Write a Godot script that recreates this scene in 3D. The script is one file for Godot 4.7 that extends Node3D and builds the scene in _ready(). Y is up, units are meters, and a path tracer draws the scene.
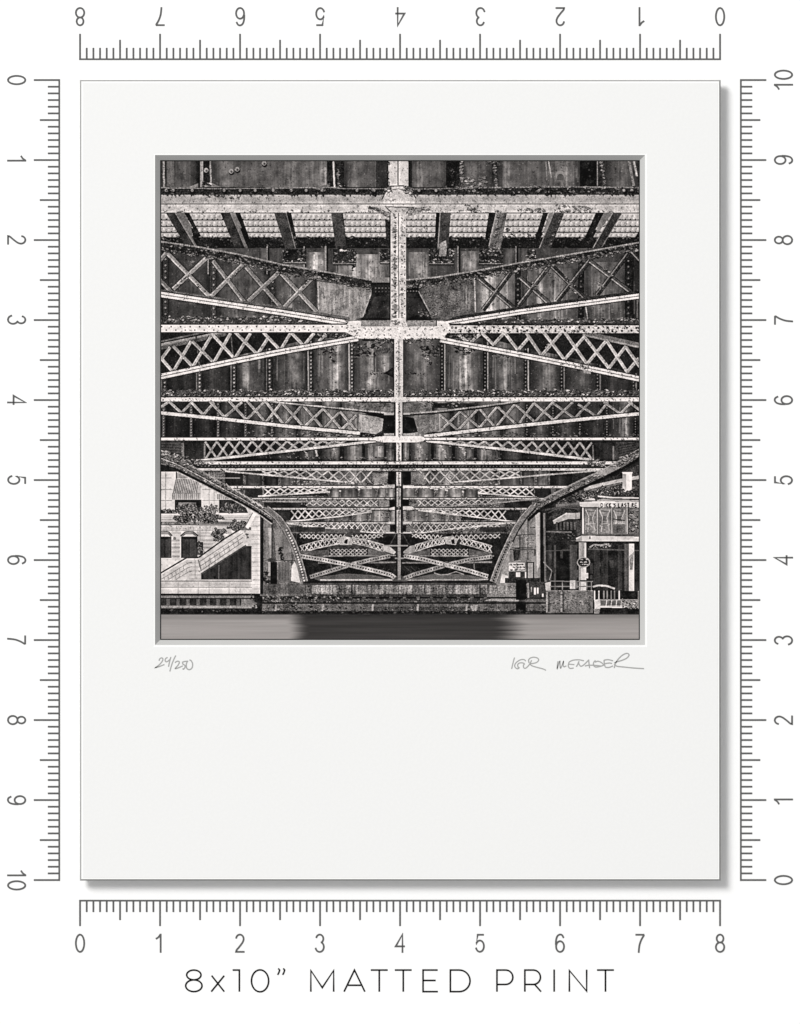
extends Node3D
# A signed, matted black-and-white photograph lying on a white table between four inch scales.
# One pixel of the 800 x 1024 picture is one eightieth of an inch on the table.
const PX := 0.0003175
const CAM_HEIGHT := 3.0
const MAT_BOTTOM := 0.0033
const MAT_TOP := 0.0050
const MAT_SCALE := 0.99833

var ink_scale: StandardMaterial3D
var ink_caption: StandardMaterial3D
var pencil: StandardMaterial3D


func _ready() -> void:
	_camera_and_light()
	_make_inks()
	_table()
	_matted_print()
	_rulers()
	_caption()


func _camera_and_light() -> void:
	var cam := Camera3D.new()
	cam.name = "camera"
	cam.fov = 2.0 * rad_to_deg(atan(512.0 * PX / CAM_HEIGHT))
	cam.near = 0.1
	cam.far = 20.0
	add_child(cam)
	cam.look_at_from_position(Vector3(0, CAM_HEIGHT, 0), Vector3.ZERO, Vector3(0, 0, -1))
	cam.current = true
	var e := Environment.new()
	e.background_mode = Environment.BG_COLOR
	e.background_color = Color(1, 1, 1)
	e.background_energy_multiplier = 0.473
	e.tonemap_mode = Environment.TONE_MAPPER_LINEAR
	e.tonemap_exposure = 1.0
	e.sdfgi_enabled = true
	e.ssao_enabled = true
	e.ssil_enabled = true
	var w := WorldEnvironment.new()
	w.name = "studio_environment"
	w.environment = e
	add_child(w)
	# the studio lamp: one soft box beyond the upper left corner
	var l := AreaLight3D.new()
	l.name = "soft_box_lamp"
	l.area_size = Vector2(2.2, 2.2)
	l.area_normalize_energy = true
	l.area_range = 20.0
	l.light_energy = 45.0
	l.light_color = Color(1.0, 0.998, 0.992)
	l.shadow_enabled = true
	add_child(l)
	l.look_at_from_position(Vector3(-0.67, 1.0, -0.67) * 5.1, Vector3.ZERO, Vector3.UP)


# ------------------------------------------------------------------ helpers
func mat(c: Color, rough := 0.85, spec := 0.2) -> StandardMaterial3D:
	var m := StandardMaterial3D.new()
	m.albedo_color = c
	m.roughness = rough
	m.metallic_specular = spec
	return m


func grained(c: Color, spread: float, seed_value: int, freq: float, size_m: float, bump := 0.0) -> StandardMaterial3D:
	# paper or lacquer: a faint mottle of its own colour and a fine tooth
	var m := mat(Color(1, 1, 1), 0.9, 0.15)
	var n := FastNoiseLite.new()
	n.seed = seed_value
	n.frequency = freq
	n.fractal_octaves = 4
	var t := NoiseTexture2D.new()
	t.width = 512
	t.height = 512
	t.seamless = true
	t.noise = n
	var g := Gradient.new()
	g.set_color(0, Color(c.r - spread, c.g - spread, c.b - spread))
	g.set_color(1, Color(c.r + spread, c.g + spread, c.b + spread))
	t.color_ramp = g
	m.albedo_texture = t
	m.uv1_triplanar = true
	m.uv1_world_triplanar = true
	m.uv1_scale = Vector3.ONE / size_m
	if bump > 0.0:
		var b := NoiseTexture2D.new()
		b.width = 512
		b.height = 512
		b.seamless = true
		b.noise = n
		b.as_normal_map = true
		b.bump_strength = bump
		m.normal_enabled = true
		m.normal_texture = b
	return m


func _make_inks() -> void:
	ink_scale = mat(Color(0.365, 0.365, 0.365), 0.9, 0.1)
	ink_caption = mat(Color(0.03, 0.03, 0.03), 0.9, 0.1)
	pencil = mat(Color(0.64, 0.64, 0.635), 0.8, 0.2)


func at(u: float, v: float, h := 0.0) -> Vector3:
	return Vector3((u - 400.0) * PX, h, (v - 512.0) * PX)


func part(called: String, mesh: Mesh, m: Material, parent: Node) -> MeshInstance3D:
	var o := MeshInstance3D.new()
	o.name = called
	o.mesh = mesh
	o.material_override = m
	parent.add_child(o, true)
	return o


func thing(called: String, where: Vector3, label: String, category: String, group := "") -> Node3D:
	var o := Node3D.new()
	o.name = called
	o.set_meta("label", label)
	o.set_meta("category", category)
	if group:
		o.set_meta("group", group)
	add_child(o, true)
	o.position = where
	return o


func quad(st: SurfaceTool, a: Vector3, b: Vector3, c: Vector3, d: Vector3, n: Vector3) -> void:
	# a, b, c, d round the face; turned so that it shows its front along n
	var flip := (b - a).cross(c - a).dot(n) > 0.0
	var order := [a, d, c, a, c, b] if flip else [a, b, c, a, c, d]
	for p in order:
		st.set_normal(n)
		st.add_vertex(p)


func slab(x0: float, z0: float, x1: float, z1: float, y0: float, y1: float) -> BoxMesh:
	var b := BoxMesh.new()
	b.size = Vector3(x1 - x0, y1 - y0, z1 - z0)
	return b


func ribbon(st: SurfaceTool, pts: PackedVector2Array, width: float, y0: float, y1: float, closed := false) -> void:
	# a stroke of even width with mitred corners, raised from y0 to y1; points in metres on the x/z plane
	var n := pts.size()
	var left := PackedVector2Array()
	var right := PackedVector2Array()
	for i in n:
		var p := pts[i]
		var before := pts[(i - 1 + n) % n] if closed or i > 0 else p
		var after := pts[(i + 1) % n] if closed or i < n - 1 else p
		var d0 := (p - before).normalized()
		var d1 := (after - p).normalized()
		if d0 == Vector2.ZERO:
			d0 = d1
		if d1 == Vector2.ZERO:
			d1 = d0
		var side := (d0 + d1).normalized()
		if side == Vector2.ZERO:
			side = d0
		side = Vector2(-side.y, side.x)
		var stretch := 1.0 / maxf(0.45, side.dot(Vector2(-d0.y, d0.x)))
		left.append(p + side * width * 0.5 * stretch)
		right.append(p - side * width * 0.5 * stretch)
	var last := n if closed else n - 1
	for i in last:
		var j := (i + 1) % n
		var a := Vector3(left[i].x, y1, left[i].y)
		var b := Vector3(left[j].x, y1, left[j].y)
		var c := Vector3(right[j].x, y1, right[j].y)
		var d := Vector3(right[i].x, y1, right[i].y)
		var low := Vector3(0, y0 - y1, 0)
		quad(st, a, b, c, d, Vector3.UP)
		var across := Vector3(left[i].x - right[i].x, 0, left[i].y - right[i].y).normalized()
		quad(st, a, b, b + low, a + low, across)
		quad(st, d, c, c + low, d + low, -across)
		if not closed and i == 0:
			quad(st, a, d, d + low, a + low, (a - b).normalized())
		if not closed and i == last - 1:
			quad(st, b, c, c + low, b + low, (b - a).normalized())


func arc(cx: float, cy: float, rx: float, ry: float, from_deg: float, to_deg: float, n := 14) -> PackedVector2Array:
	var out := PackedVector2Array()
	for i in n + 1:
		var a := deg_to_rad(lerpf(from_deg, to_deg, float(i) / n))
		out.append(Vector2(cx + rx * cos(a), cy + ry * sin(a)))
	return out


func curve(flat: Array, steps := 5) -> PackedVector2Array:
	# a smooth line through the points
	var p := PackedVector2Array()
	for i in range(0, flat.size(), 2):
		p.append(Vector2(flat[i], flat[i + 1]))
	if p.size() < 3:
		return p
	var out := PackedVector2Array()
	for i in p.size() - 1:
		var a := p[maxi(i - 1, 0)]
		var d := p[mini(i + 2, p.size() - 1)]
		for k in steps:
			out.append(p[i].cubic_interpolate(p[i + 1], a, d, float(k) / steps))
	out.append(p[p.size() - 1])
	return out


# ------------------------------------------------------------------ setting
func _table() -> void:
	var b := BoxMesh.new()
	b.size = Vector3(1.6, 0.03, 1.6)
	var m := mat(Color(0.975, 0.975, 0.975), 0.9, 0.1)
	var o := part("table_surface", b, m, self)
	o.position = Vector3(0, -0.015, 0)
	o.set_meta("kind", "structure")
	o.set_meta("label", "plain white table surface under the print and the scales")


# ------------------------------------------------------------------ the matted print
func ring(st: SurfaceTool, o: Array, i: Array, y: float) -> void:
	# a flat frame between an outer and an inner rectangle [x0, z0, x1, z1]
	var a := [Vector3(o[0], y, o[1]), Vector3(o[2], y, o[1]), Vector3(o[2], y, o[3]), Vector3(o[0], y, o[3])]
	var b := [Vector3(i[0], y, i[1]), Vector3(i[2], y, i[1]), Vector3(i[2], y, i[3]), Vector3(i[0], y, i[3])]
	for k in 4:
		quad(st, a[k], a[(k + 1) % 4], b[(k + 1) % 4], b[k], Vector3.UP)


func wall(st: SurfaceTool, o: Array, yo: float, i: Array, yi: float, k: int, inward: bool) -> void:
	# side k (0 top, 1 right, 2 bottom, 3 left) between two rectangles at two heights
	var a := [Vector3(o[0], yo, o[1]), Vector3(o[2], yo, o[1]), Vector3(o[2], yo, o[3]), Vector3(o[0], yo, o[3])]
	var b := [Vector3(i[0], yi, i[1]), Vector3(i[2], yi, i[1]), Vector3(i[2], yi, i[3]), Vector3(i[0], yi, i[3])]
	var n: Vector3 = (a[(k + 1) % 4] - a[k]).cross(b[k] - a[k]).normalized()
	var outward: Vector3 = [Vector3(0, 0, -1), Vector3(1, 0, 0), Vector3(0, 0, 1), Vector3(-1, 0, 0)][k]
	if n.dot(-outward if inward else outward) < 0.0:
		n = -n
	quad(st, a[k], a[(k + 1) % 4], b[(k + 1) % 4], b[k], n)


func rect(x0: float, y0: float, x1: float, y1: float) -> Array:
	# a rectangle given in eightieths of an inch of the picture, as metres about the print's middle (400, 480)
	var s := PX * MAT_SCALE
	return [(x0 - 400.0) * s, (y0 - 512.0) * s, (x1 - 400.0) * s, (y1 - 512.0) * s]


func _matted_print() -> void:
	var t := thing("matted_print", Vector3.ZERO, "white matted black-and-white photograph of a riveted steel bridge, numbered and signed in pencil", "print")
	var outer := rect(81.3, 81.3, 719.2, 879.2)
	var foot := rect(79.7, 79.7, 720.8, 880.8)
	var window := rect(155, 155, 645, 645)
	var sight := rect(160, 160, 640, 640)
	var core := mat(Color(0.75, 0.75, 0.745), 0.95, 0.1)
	var white_ply := grained(Color(0.965, 0.965, 0.96), 0.004, 5, 0.05, 0.05)
	var face := grained(Color(0.921, 0.921, 0.918), 0.004, 3, 0.06, 0.04, 0.15)
	# foam backing board under the mat
	var inner := rect(82.5, 82.5, 717.5, 877.5)
	var bb := BoxMesh.new()
	bb.size = Vector3(inner[2] - inner[0], MAT_BOTTOM - 0.0002, inner[3] - inner[1])
	var back := part("backing_board", bb, mat(Color(0.86, 0.86, 0.85), 0.9, 0.1), t)
	back.position = Vector3((inner[0] + inner[2]) / 2, bb.size.y / 2 + 0.00001, (inner[1] + inner[3]) / 2)
	# the photograph itself, a sheet a little larger than the window
	var sheet := rect(150, 150, 650, 650)
	var sm := _sheet_mesh(sheet, MAT_BOTTOM - 0.00015, MAT_BOTTOM - 0.00003, sight)
	part("photograph", sm, _print_material(), t).set_meta("label", "black-and-white photograph of the underside of a riveted steel bridge over a river")
	# the mat board: white ply, sides and underside of the board, then its facing paper and the four cut bevels
	var st := SurfaceTool.new()
	st.begin(Mesh.PRIMITIVE_TRIANGLES)
	ring(st, outer, window, MAT_TOP)
	var board := part("mat_board", st.commit(), white_ply, t)
	var se := SurfaceTool.new()
	se.begin(Mesh.PRIMITIVE_TRIANGLES)
	for k in 4:
		wall(se, outer, MAT_TOP, foot, MAT_BOTTOM, k, false)
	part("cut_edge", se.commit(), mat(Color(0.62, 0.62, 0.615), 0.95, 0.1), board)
	var sf := SurfaceTool.new()
	sf.begin(Mesh.PRIMITIVE_TRIANGLES)
	var fo := rect(82.8, 82.8, 717.6, 877.8)
	var fi := rect(153.2, 153.2, 646.8, 646.8)
	var fy := MAT_TOP + 0.00006
	ring(sf, fo, fi, fy)
	for k in 4:
		wall(sf, fo, fy, fo, MAT_TOP, k, false)
		wall(sf, fi, fy, fi, MAT_TOP, k, true)
	part("facing_paper", sf.commit(), face, board)
	for k in 4:
		var sb := SurfaceTool.new()
		sb.begin(Mesh.PRIMITIVE_TRIANGLES)
		wall(sb, window, MAT_TOP, sight, MAT_BOTTOM, k, true)
		part("bevel", sb.commit(), core, board)
	_handwriting(t, fy)


func _sheet_mesh(r: Array, y0: float, y1: float, shown: Array) -> ArrayMesh:
	var st := SurfaceTool.new()
	st.begin(Mesh.PRIMITIVE_TRIANGLES)
	var c := [Vector2(r[0], r[1]), Vector2(r[2], r[1]), Vector2(r[2], r[3]), Vector2(r[0], r[3])]
	for k in [0, 1, 2, 0, 2, 3]:
		var p: Vector2 = c[k]
		st.set_normal(Vector3.UP)
		st.set_uv(Vector2((p.x - shown[0]) / (shown[2] - shown[0]), (p.y - shown[1]) / (shown[3] - shown[1])))
		st.add_vertex(Vector3(p.x, y1, p.y))
	for k in 4:
		var a: Vector2 = c[k]
		var b: Vector2 = c[(k + 1) % 4]
		var n := Vector3((a.x + b.x) / 2 - (r[0] + r[2]) / 2, 0, (a.y + b.y) / 2 - (r[1] + r[3]) / 2).normalized()
		st.set_uv(Vector2.ZERO)
		quad(st, Vector3(a.x, y1, a.y), Vector3(b.x, y1, b.y), Vector3(b.x, y0, b.y), Vector3(a.x, y0, a.y), n)
	return st.commit()


func _stroke_part(called: String, lines: Array, scale_by: float, ox: float, oy: float, width: float, m: Material, parent: Node, y: float) -> MeshInstance3D:
	# handwriting: lines are flat lists of points in an enlarged drawing whose corner lies at (ox, oy)
	var st := SurfaceTool.new()
	st.begin(Mesh.PRIMITIVE_TRIANGLES)
	var lift := 0.0
	for flat in lines:
		var c := curve(flat)
		var w := PackedVector2Array()
		for p in c:
			w.append((Vector2(ox, oy) + p / scale_by - Vector2(400, 512)) * PX * MAT_SCALE)
		ribbon(st, w, width * PX, y, y + 0.00002 + lift)
		lift += 0.000002
	return part(called, st.commit(), m, parent)


func _handwriting(t: Node3D, y: float) -> void:
	var edition := [
		[190, 308, 198, 288, 214, 279, 228, 286, 226, 306, 206, 334, 178, 360, 153, 377, 190, 366, 245, 345],
		[276, 274, 258, 284, 251, 304, 262, 318, 284, 308, 304, 288],
		[309, 270, 296, 315, 285, 368],
		[358, 255, 340, 290, 318, 345, 298, 415],
		[350, 328, 366, 314, 386, 313, 393, 326, 380, 352, 352, 386, 384, 378, 428, 358],
		[424, 322, 430, 342, 448, 352, 450, 372, 436, 390, 424, 386],
		[422, 322, 450, 314, 482, 312],
		[472, 312, 462, 350, 470, 386, 496, 396, 520, 378, 526, 338, 510, 306, 494, 300],
	]
	_stroke_part("edition_number", edition, 10.0, 140, 630, 1.25, pencil, t, y).set_meta("label", "handwritten edition number in pencil")
	var signature := [
		[145, 325, 130, 380, 116, 440],
		[258, 362, 240, 346, 205, 348, 168, 370, 148, 398, 152, 424, 176, 438, 196, 424],
		[184, 428, 176, 400, 190, 382, 220, 378, 246, 386],
		[246, 386, 234, 404, 238, 428, 256, 432, 280, 412, 300, 385, 316, 352],
		[290, 380, 286, 350, 304, 330, 340, 322, 376, 332, 386, 352, 366, 374, 330, 384, 302, 388, 320, 408, 380, 426, 432, 440, 460, 454],
		[580, 362, 574, 400, 572, 436, 586, 390, 598, 364, 600, 400, 606, 432, 624, 394, 634, 366, 632, 402, 640, 418, 664, 408],
		[690, 370, 730, 352, 790, 348, 840, 358],
		[688, 392, 744, 396],
		[690, 372, 682, 410, 700, 434, 736, 430],
		[790, 362, 774, 398, 762, 418],
		[782, 372, 796, 402, 812, 412, 840, 396, 884, 352],
		[886, 345, 890, 390, 896, 432],
		[848, 410, 890, 402, 960, 404, 1010, 410],
		[955, 354, 938, 372, 934, 402, 956, 420, 1000, 414, 1036, 402],
		[950, 372, 980, 362, 1014, 376, 1040, 402],
		[1040, 350, 1042, 384, 1050, 416],
		[1038, 352, 1080, 346, 1130, 358],
		[1050, 386, 1090, 380, 1120, 384],
		[1050, 422, 1090, 424, 1130, 408],
		[1142, 430, 1152, 390, 1178, 346, 1220, 304, 1260, 284, 1284, 288, 1288, 306, 1262, 334, 1210, 356, 1166, 368, 1140, 380],
		[1140, 392, 1170, 412, 1240, 420, 1340, 430, 1440, 436],
	]
	_stroke_part("signature", signature, 10.0, 500, 625, 1.2, pencil, t, y).set_meta("label", "pencil signature in looping capitals")


# ------------------------------------------------------------------ the scales
func digit(ch: String) -> Array:
	# strokes of a narrow numeral in a box one wide and 1.9 high: [points, closed]
	match ch:
		"0":
			return [[arc(0.5, 0.95, 0.42, 0.87, 0, 340, 18), true]]
		"1":
			return [[curve([0.08, 0.52, 0.34, 0.34, 0.54, 0.06]), false], [PackedVector2Array([Vector2(0.56, 0.0), Vector2(0.56, 1.9)]), false]]
		"2":
			var p := arc(0.48, 0.52, 0.38, 0.44, 185, 360, 9)
			p.append_array(curve([0.84, 0.66, 0.72, 0.92, 0.40, 1.34, 0.16, 1.62, 0.10, 1.81]))
			p.append(Vector2(0.95, 1.81))
			return [[p, false]]
		"3":
			var a := arc(0.47, 0.5, 0.36, 0.42, 190, 430, 12)
			var b := arc(0.46, 1.32, 0.42, 0.50, 290, 530, 12)
			return [[a, false], [b, false]]
		"4":
			return [[PackedVector2Array([Vector2(0.74, 1.9), Vector2(0.74, 0.06), Vector2(0.06, 1.26), Vector2(0.98, 1.26)]), false]]
		"5":
			var q := PackedVector2Array([Vector2(0.88, 0.1), Vector2(0.26, 0.1), Vector2(0.14, 0.96)])
			q.append_array(arc(0.48, 1.24, 0.41, 0.57, 216, 525, 14))
			return [[q, false]]
		"6":
			var s := curve([0.86, 0.42, 0.70, 0.14, 0.46, 0.08, 0.22, 0.26, 0.10, 0.66, 0.08, 1.14])
			return [[s, false], [arc(0.5, 1.28, 0.40, 0.54, 0, 340, 17), true]]
		"7":
			return [[PackedVector2Array([Vector2(0.04, 0.1), Vector2(0.93, 0.1)]), false], [curve([0.91, 0.12, 0.64, 0.58, 0.44, 1.16, 0.36, 1.9]), false]]
		"8":
			return [[arc(0.5, 0.48, 0.34, 0.40, 0, 340, 16), true], [arc(0.5, 1.34, 0.42, 0.48, 0, 340, 16), true]]
		_:
			var r := curve([0.14, 1.48, 0.30, 1.76, 0.54, 1.82, 0.78, 1.64, 0.90, 1.24, 0.92, 0.76])
			return [[r, false], [arc(0.5, 0.62, 0.40, 0.54, 0, 340, 17), true]]


func numeral_mesh(text: String) -> ArrayMesh:
	# centred, reading along +x with its top towards -z; ten eightieths wide and nineteen high
	var st := SurfaceTool.new()
	st.begin(Mesh.PRIMITIVE_TRIANGLES)
	var advance := 10.6
	var start := -advance * text.length() / 2.0 + 0.3
	var lift := 0.0
	for i in text.length():
		for stroke in digit(text[i]):
			var w := PackedVector2Array()
			for p in stroke[0]:
				w.append(Vector2(start + i * advance + p.x * 10.0, p.y * 10.0 - 9.5) * PX)
			ribbon(st, w, 1.7 * PX, 0.00002, 0.00012 + lift, stroke[1])
			lift += 0.000004
	return st.commit()


func _ruler(where: Vector3, turn: float, inches: int, label: String) -> void:
	# built along +x from 0, ticks towards +z (away from the print), numerals beyond them
	var t := thing("ruler_scale", where, label, "ruler", "inch scales around the print")
	t.rotation.y = turn
	var low := 0.00002
	var high := 0.00012
	var base := BoxMesh.new()
	base.size = Vector3((inches * 80 + 1.8) * PX, high - low, 1.6 * PX)
	part("baseline", base, ink_scale, t).position = Vector3(inches * 40 * PX, (low + high) / 2, 0)
	var meshes := {}
	for long in [24.6, 18.6, 10.6]:
		var b := BoxMesh.new()
		b.size = Vector3(1.7 * PX, high - low, long * PX)
		meshes[long] = b
	for i in inches * 12 + 1:
		var long := 24.6 if i % 12 == 0 else 18.6 if i % 6 == 0 else 10.6
		part("tick", meshes[long], ink_scale, t).position = Vector3(i * 80.0 / 12.0 * PX, (low + high) / 2, (0.8 + long / 2.0) * PX)
	for i in inches + 1:
		part("numeral", numeral_mesh(str(i)), ink_scale, t).position = Vector3(i * 80 * PX, 0, 42.6 * PX)


func _rulers() -> void:
	_ruler(at(80, 900.6), 0.0, 8, "grey eight inch scale below the print, its numerals upright")
	_ruler(at(720, 59.2), PI, 8, "grey eight inch scale above the print, its numerals upside down")
	_ruler(at(59.2, 80), -PI / 2, 10, "grey ten inch scale left of the print, 0 at its upper end")
	_ruler(at(740.8, 880), PI / 2, 10, "grey ten inch scale right of the print, 0 at its lower end")


# ------------------------------------------------------------------ the caption
func _caption() -> void:
	var t := thing("caption_lettering", at(400, 981), "thin black capital lettering of the print's size, below the lower scale", "lettering")
	var T := 970.0
	var B := 991.6
	var M := (T + B) / 2
	var glyphs := [
		["numeral", [[arc(193.8, 974.9, 7.2, 4.9, 0, 345, 22), true], [arc(193.8, 985.7, 8.2, 5.9, 0, 345, 22), true]]],
		["letter", [[[211.6, 975.6, 224.2, B], false], [[224.2, 975.6, 211.2, B], false]]],
		["numeral", [[[232.6, T, 239.3, T, 239.3, B], false]]],
		["numeral", [[arc(260, M, 8.6, 11.0, 0, 348, 26), true]]],
		["quote_mark", [[[278.2, 968.4, 279.6, 970.0, 278.9, 972.4, 277.6, 974.8], false], [[283.2, 968.4, 284.6, 970.0, 283.9, 972.4, 282.6, 974.8], false]]],
		["letter", [[[310.8, B, 310.8, T + 0.4, 322.2, 987.6, 333.6, T + 0.4, 333.6, B], false]]],
		["letter", [[[344.0, B, 354.4, T, 364.8, B], false], [[348.0, 985.2, 360.8, 985.2], false]]],
		["letter", [[[370.8, T, 387.6, T], false], [[379.2, T, 379.2, B], false]]],
		["letter", [[[394.8, T, 411.6, T], false], [[403.2, T, 403.2, B], false]]],
		["letter", [[[437.6, T, 423.0, T, 423.0, B, 437.8, B], false], [[423.0, 980.4, 435.6, 980.4], false]]],
		["letter", [[_dee(450.3, T, B, 470.0), true]]],
		["letter", [[_pee(496.9, T, 984.4, B, 512.8), false]]],
		["letter", [[_pee(524.8, T, 984.4, B, 540.4), false], [[534.6, 984.4, 541.0, B], false]]],
		["letter", [[[554.1, T - 0.5, 554.1, B], false]]],
		["letter", [[[569.3, B, 569.3, T + 0.4, 586.6, B - 0.4, 586.6, T - 0.4], false]]],
		["letter", [[[597.0, T, 613.8, T], false], [[605.4, T, 605.4, B], false]]],
	]
	var origin := Vector2(400, 981)
	for g in glyphs:
		var st := SurfaceTool.new()
		st.begin(Mesh.PRIMITIVE_TRIANGLES)
		var lift := 0.0
		for stroke in g[1]:
			var w := PackedVector2Array()
			if stroke[0] is PackedVector2Array:
				for p in stroke[0]:
					w.append((p - origin) * PX)
			else:
				for i in range(0, stroke[0].size(), 2):
					w.append((Vector2(stroke[0][i], stroke[0][i + 1]) - origin) * PX)
			ribbon(st, w, (1.5 if g[0] == "quote_mark" else 1.55) * PX, 0.00002, 0.00012 + lift, stroke[1])
			lift += 0.000004
		part(g[0], st.commit(), ink_caption, t)


func _dee(x: float, top: float, bottom: float, right: float) -> PackedVector2Array:
	var p := PackedVector2Array([Vector2(x, bottom), Vector2(x, top)])
	var r := (bottom - top) / 2
	p.append_array(arc(right - r, (top + bottom) / 2, r, r, -90, 90, 16))
	return p


func _pee(x: float, top: float, mid: float, bottom: float, right: float) -> PackedVector2Array:
	var p := PackedVector2Array([Vector2(x, bottom), Vector2(x, top)])
	var r := (mid - top) / 2
	p.append_array(arc(right - r, (top + mid) / 2, r, r, -90, 90, 14))
	p.append(Vector2(x, mid))
	return p


# ------------------------------------------------------------------ the photograph's printed image
# The print is flat ink on paper. It is drawn here in the picture's own coordinates (160 to 640 both ways), three dots to a unit.
const DOTS := 3
const SIDE := 1440
var lum := PackedFloat32Array()
var grain_fine := PackedByteArray()
var grain_coarse := PackedByteArray()
var grain_streak := PackedByteArray()
var grain_flow := PackedByteArray()
var dice := RandomNumberGenerator.new()


func _grain(seed_value: int, freq: float, octaves: int, w: int, h: int) -> PackedByteArray:
	var n := FastNoiseLite.new()
	n.seed = seed_value
	n.frequency = freq
	n.fractal_octaves = octaves
	n.fractal_gain = 0.6
	var im := n.get_image(w, h)
	if w != SIDE or h != SIDE:
		im.resize(SIDE, SIDE, Image.INTERPOLATE_CUBIC)
	im.convert(Image.FORMAT_L8)
	return im.get_data()


func fill(p: Array, tone: float, fine := 0.10, coarse := 0.06, streak := 0.0, alpha := 1.0) -> void:
	var n := p.size() / 2
	var xs := PackedFloat32Array()
	var ys := PackedFloat32Array()
	var low := 1e9
	var high := -1e9
	for i in n:
		xs.append((p[2 * i] - 160.0) * DOTS)
		ys.append((p[2 * i + 1] - 160.0) * DOTS)
		low = minf(low, ys[i])
		high = maxf(high, ys[i])
	var y0 := maxi(0, int(ceil(low - 0.5)))
	var y1 := mini(SIDE - 1, int(floor(high - 0.5)))
	var kf := fine * 0.5 / 64.0
	var kc := coarse * 0.9 / 64.0
	var ks := streak * 0.35 / 64.0
	var shift := tone - (kf + kc + ks) * 128.0
	var keep := 1.0 - alpha
	for y in range(y0, y1 + 1):
		var sy := y + 0.5
		var cuts := PackedFloat32Array()
		for i in n:
			var j := (i + 1) % n
			if (ys[i] <= sy) != (ys[j] <= sy):
				cuts.append(xs[i] + (sy - ys[i]) / (ys[j] - ys[i]) * (xs[j] - xs[i]))
		cuts.sort()
		var row := y * SIDE
		for c in range(0, cuts.size() - 1, 2):
			var a := row + maxi(0, int(ceil(cuts[c] - 0.5)))
			var b := row + mini(SIDE - 1, int(floor(cuts[c + 1] - 0.5)))
			if alpha >= 1.0:
				for i in range(a, b + 1):
					lum[i] = shift + grain_fine[i] * kf + grain_coarse[i] * kc + grain_streak[i] * ks
			else:
				for i in range(a, b + 1):
					lum[i] = lum[i] * keep + alpha * (shift + grain_fine[i] * kf + grain_coarse[i] * kc + grain_streak[i] * ks)


func box(x0: float, y0: float, x1: float, y1: float, tone: float, fine := 0.10, coarse := 0.06, streak := 0.0, alpha := 1.0) -> void:
	fill([x0, y0, x1, y0, x1, y1, x0, y1], tone, fine, coarse, streak, alpha)


func bar(x0: float, y0: float, x1: float, y1: float, w: float, tone: float, fine := 0.12, alpha := 1.0) -> void:
	var d := Vector2(x1 - x0, y1 - y0).normalized() * w * 0.5
	fill([x0 - d.y, y0 + d.x, x1 - d.y, y1 + d.x, x1 + d.y, y1 - d.x, x0 + d.y, y0 - d.x], tone, fine, 0.04, 0.0, alpha)


func path(p: Array, w: float, tone: float, fine := 0.12, alpha := 1.0) -> void:
	for i in range(0, p.size() - 2, 2):
		bar(p[i], p[i + 1], p[i + 2], p[i + 3], w, tone, fine, alpha)


func disc(x: float, y: float, r: float, tone: float) -> void:
	var cx := (x - 160.0) * DOTS
	var cy := (y - 160.0) * DOTS
	var rr := r * DOTS
	for py in range(maxi(0, int(cy - rr)), mini(SIDE - 1, int(cy + rr) + 1) + 1):
		for px in range(maxi(0, int(cx - rr)), mini(SIDE - 1, int(cx + rr) + 1) + 1):
			var dx := px + 0.5 - cx
			var dy := py + 0.5 - cy
			if dx * dx + dy * dy <= rr * rr:
				lum[py * SIDE + px] = tone


func dots(x0: float, y0: float, x1: float, y1: float, step: float, r: float, tone: float, shade := -1.0) -> void:
	var n := int(Vector2(x1 - x0, y1 - y0).length() / step)
	for i in n + 1:
		var t := (i + 0.5) / (n + 1.0)
		var x := lerpf(x0, x1, t)
		var y := lerpf(y0, y1, t)
		if shade >= 0.0:
			disc(x + r * 0.5, y + r * 0.7, r * 1.25, shade)
		disc(x, y, r, tone)


func crumbs(x0: float, y0: float, x1: float, y1: float, thick: float, n: int, low: float, high: float, size := 1.0) -> void:
	# scale, rust and rivet heads strewn along a line; the pale ones over a drawn shadow, for relief
	for i in n:
		var t := dice.randf()
		var x := lerpf(x0, x1, t) + dice.randf_range(-0.4, 0.4)
		var y := lerpf(y0, y1, t) + dice.randf_range(-0.5, 0.5) * thick
		var r := dice.randf_range(0.5, 1.35) * size
		var q := dice.randf_range(0.5, 1.7)
		var a := dice.randf_range(-0.8, 0.8)
		var tone := dice.randf_range(low, high)
		if tone > 0.38 and low < 0.3:
			var u := x + 0.35
			var v := y + 0.75
			fill([u - r * q, v + a * r, u - 0.2 * r, v - r * 0.7, u + r * q, v - a * r * 0.5, u + 0.3 * r, v + r * 0.8], 0.06, 0.1, 0.0)
		fill([x - r * q, y + a * r, x - 0.2 * r, y - r * 0.7, x + r * q, y - a * r * 0.5, x + 0.3 * r, y + r * 0.8], tone, 0.15, 0.0)


func drips(x0: float, y0: float, x1: float, y1: float, n: int, tone: float, alpha := 0.35) -> void:
	# runs of water and lime down a plate
	for i in n:
		var x := dice.randf_range(x0, x1)
		var w := dice.randf_range(0.4, 1.8)
		var a := dice.randf_range(y0, lerpf(y0, y1, 0.45))
		var b := dice.randf_range(lerpf(y0, y1, 0.55), y1)
		var s := dice.randf_range(-0.6, 0.6)
		fill([x - w * 0.3, a, x + w * 0.3, a, x + w * 0.6 + s, b, x - w * 0.6 + s, b], tone + dice.randf_range(-0.08, 0.08), 0.14, 0.0, 0.0, alpha * dice.randf_range(0.5, 1.2))


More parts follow.
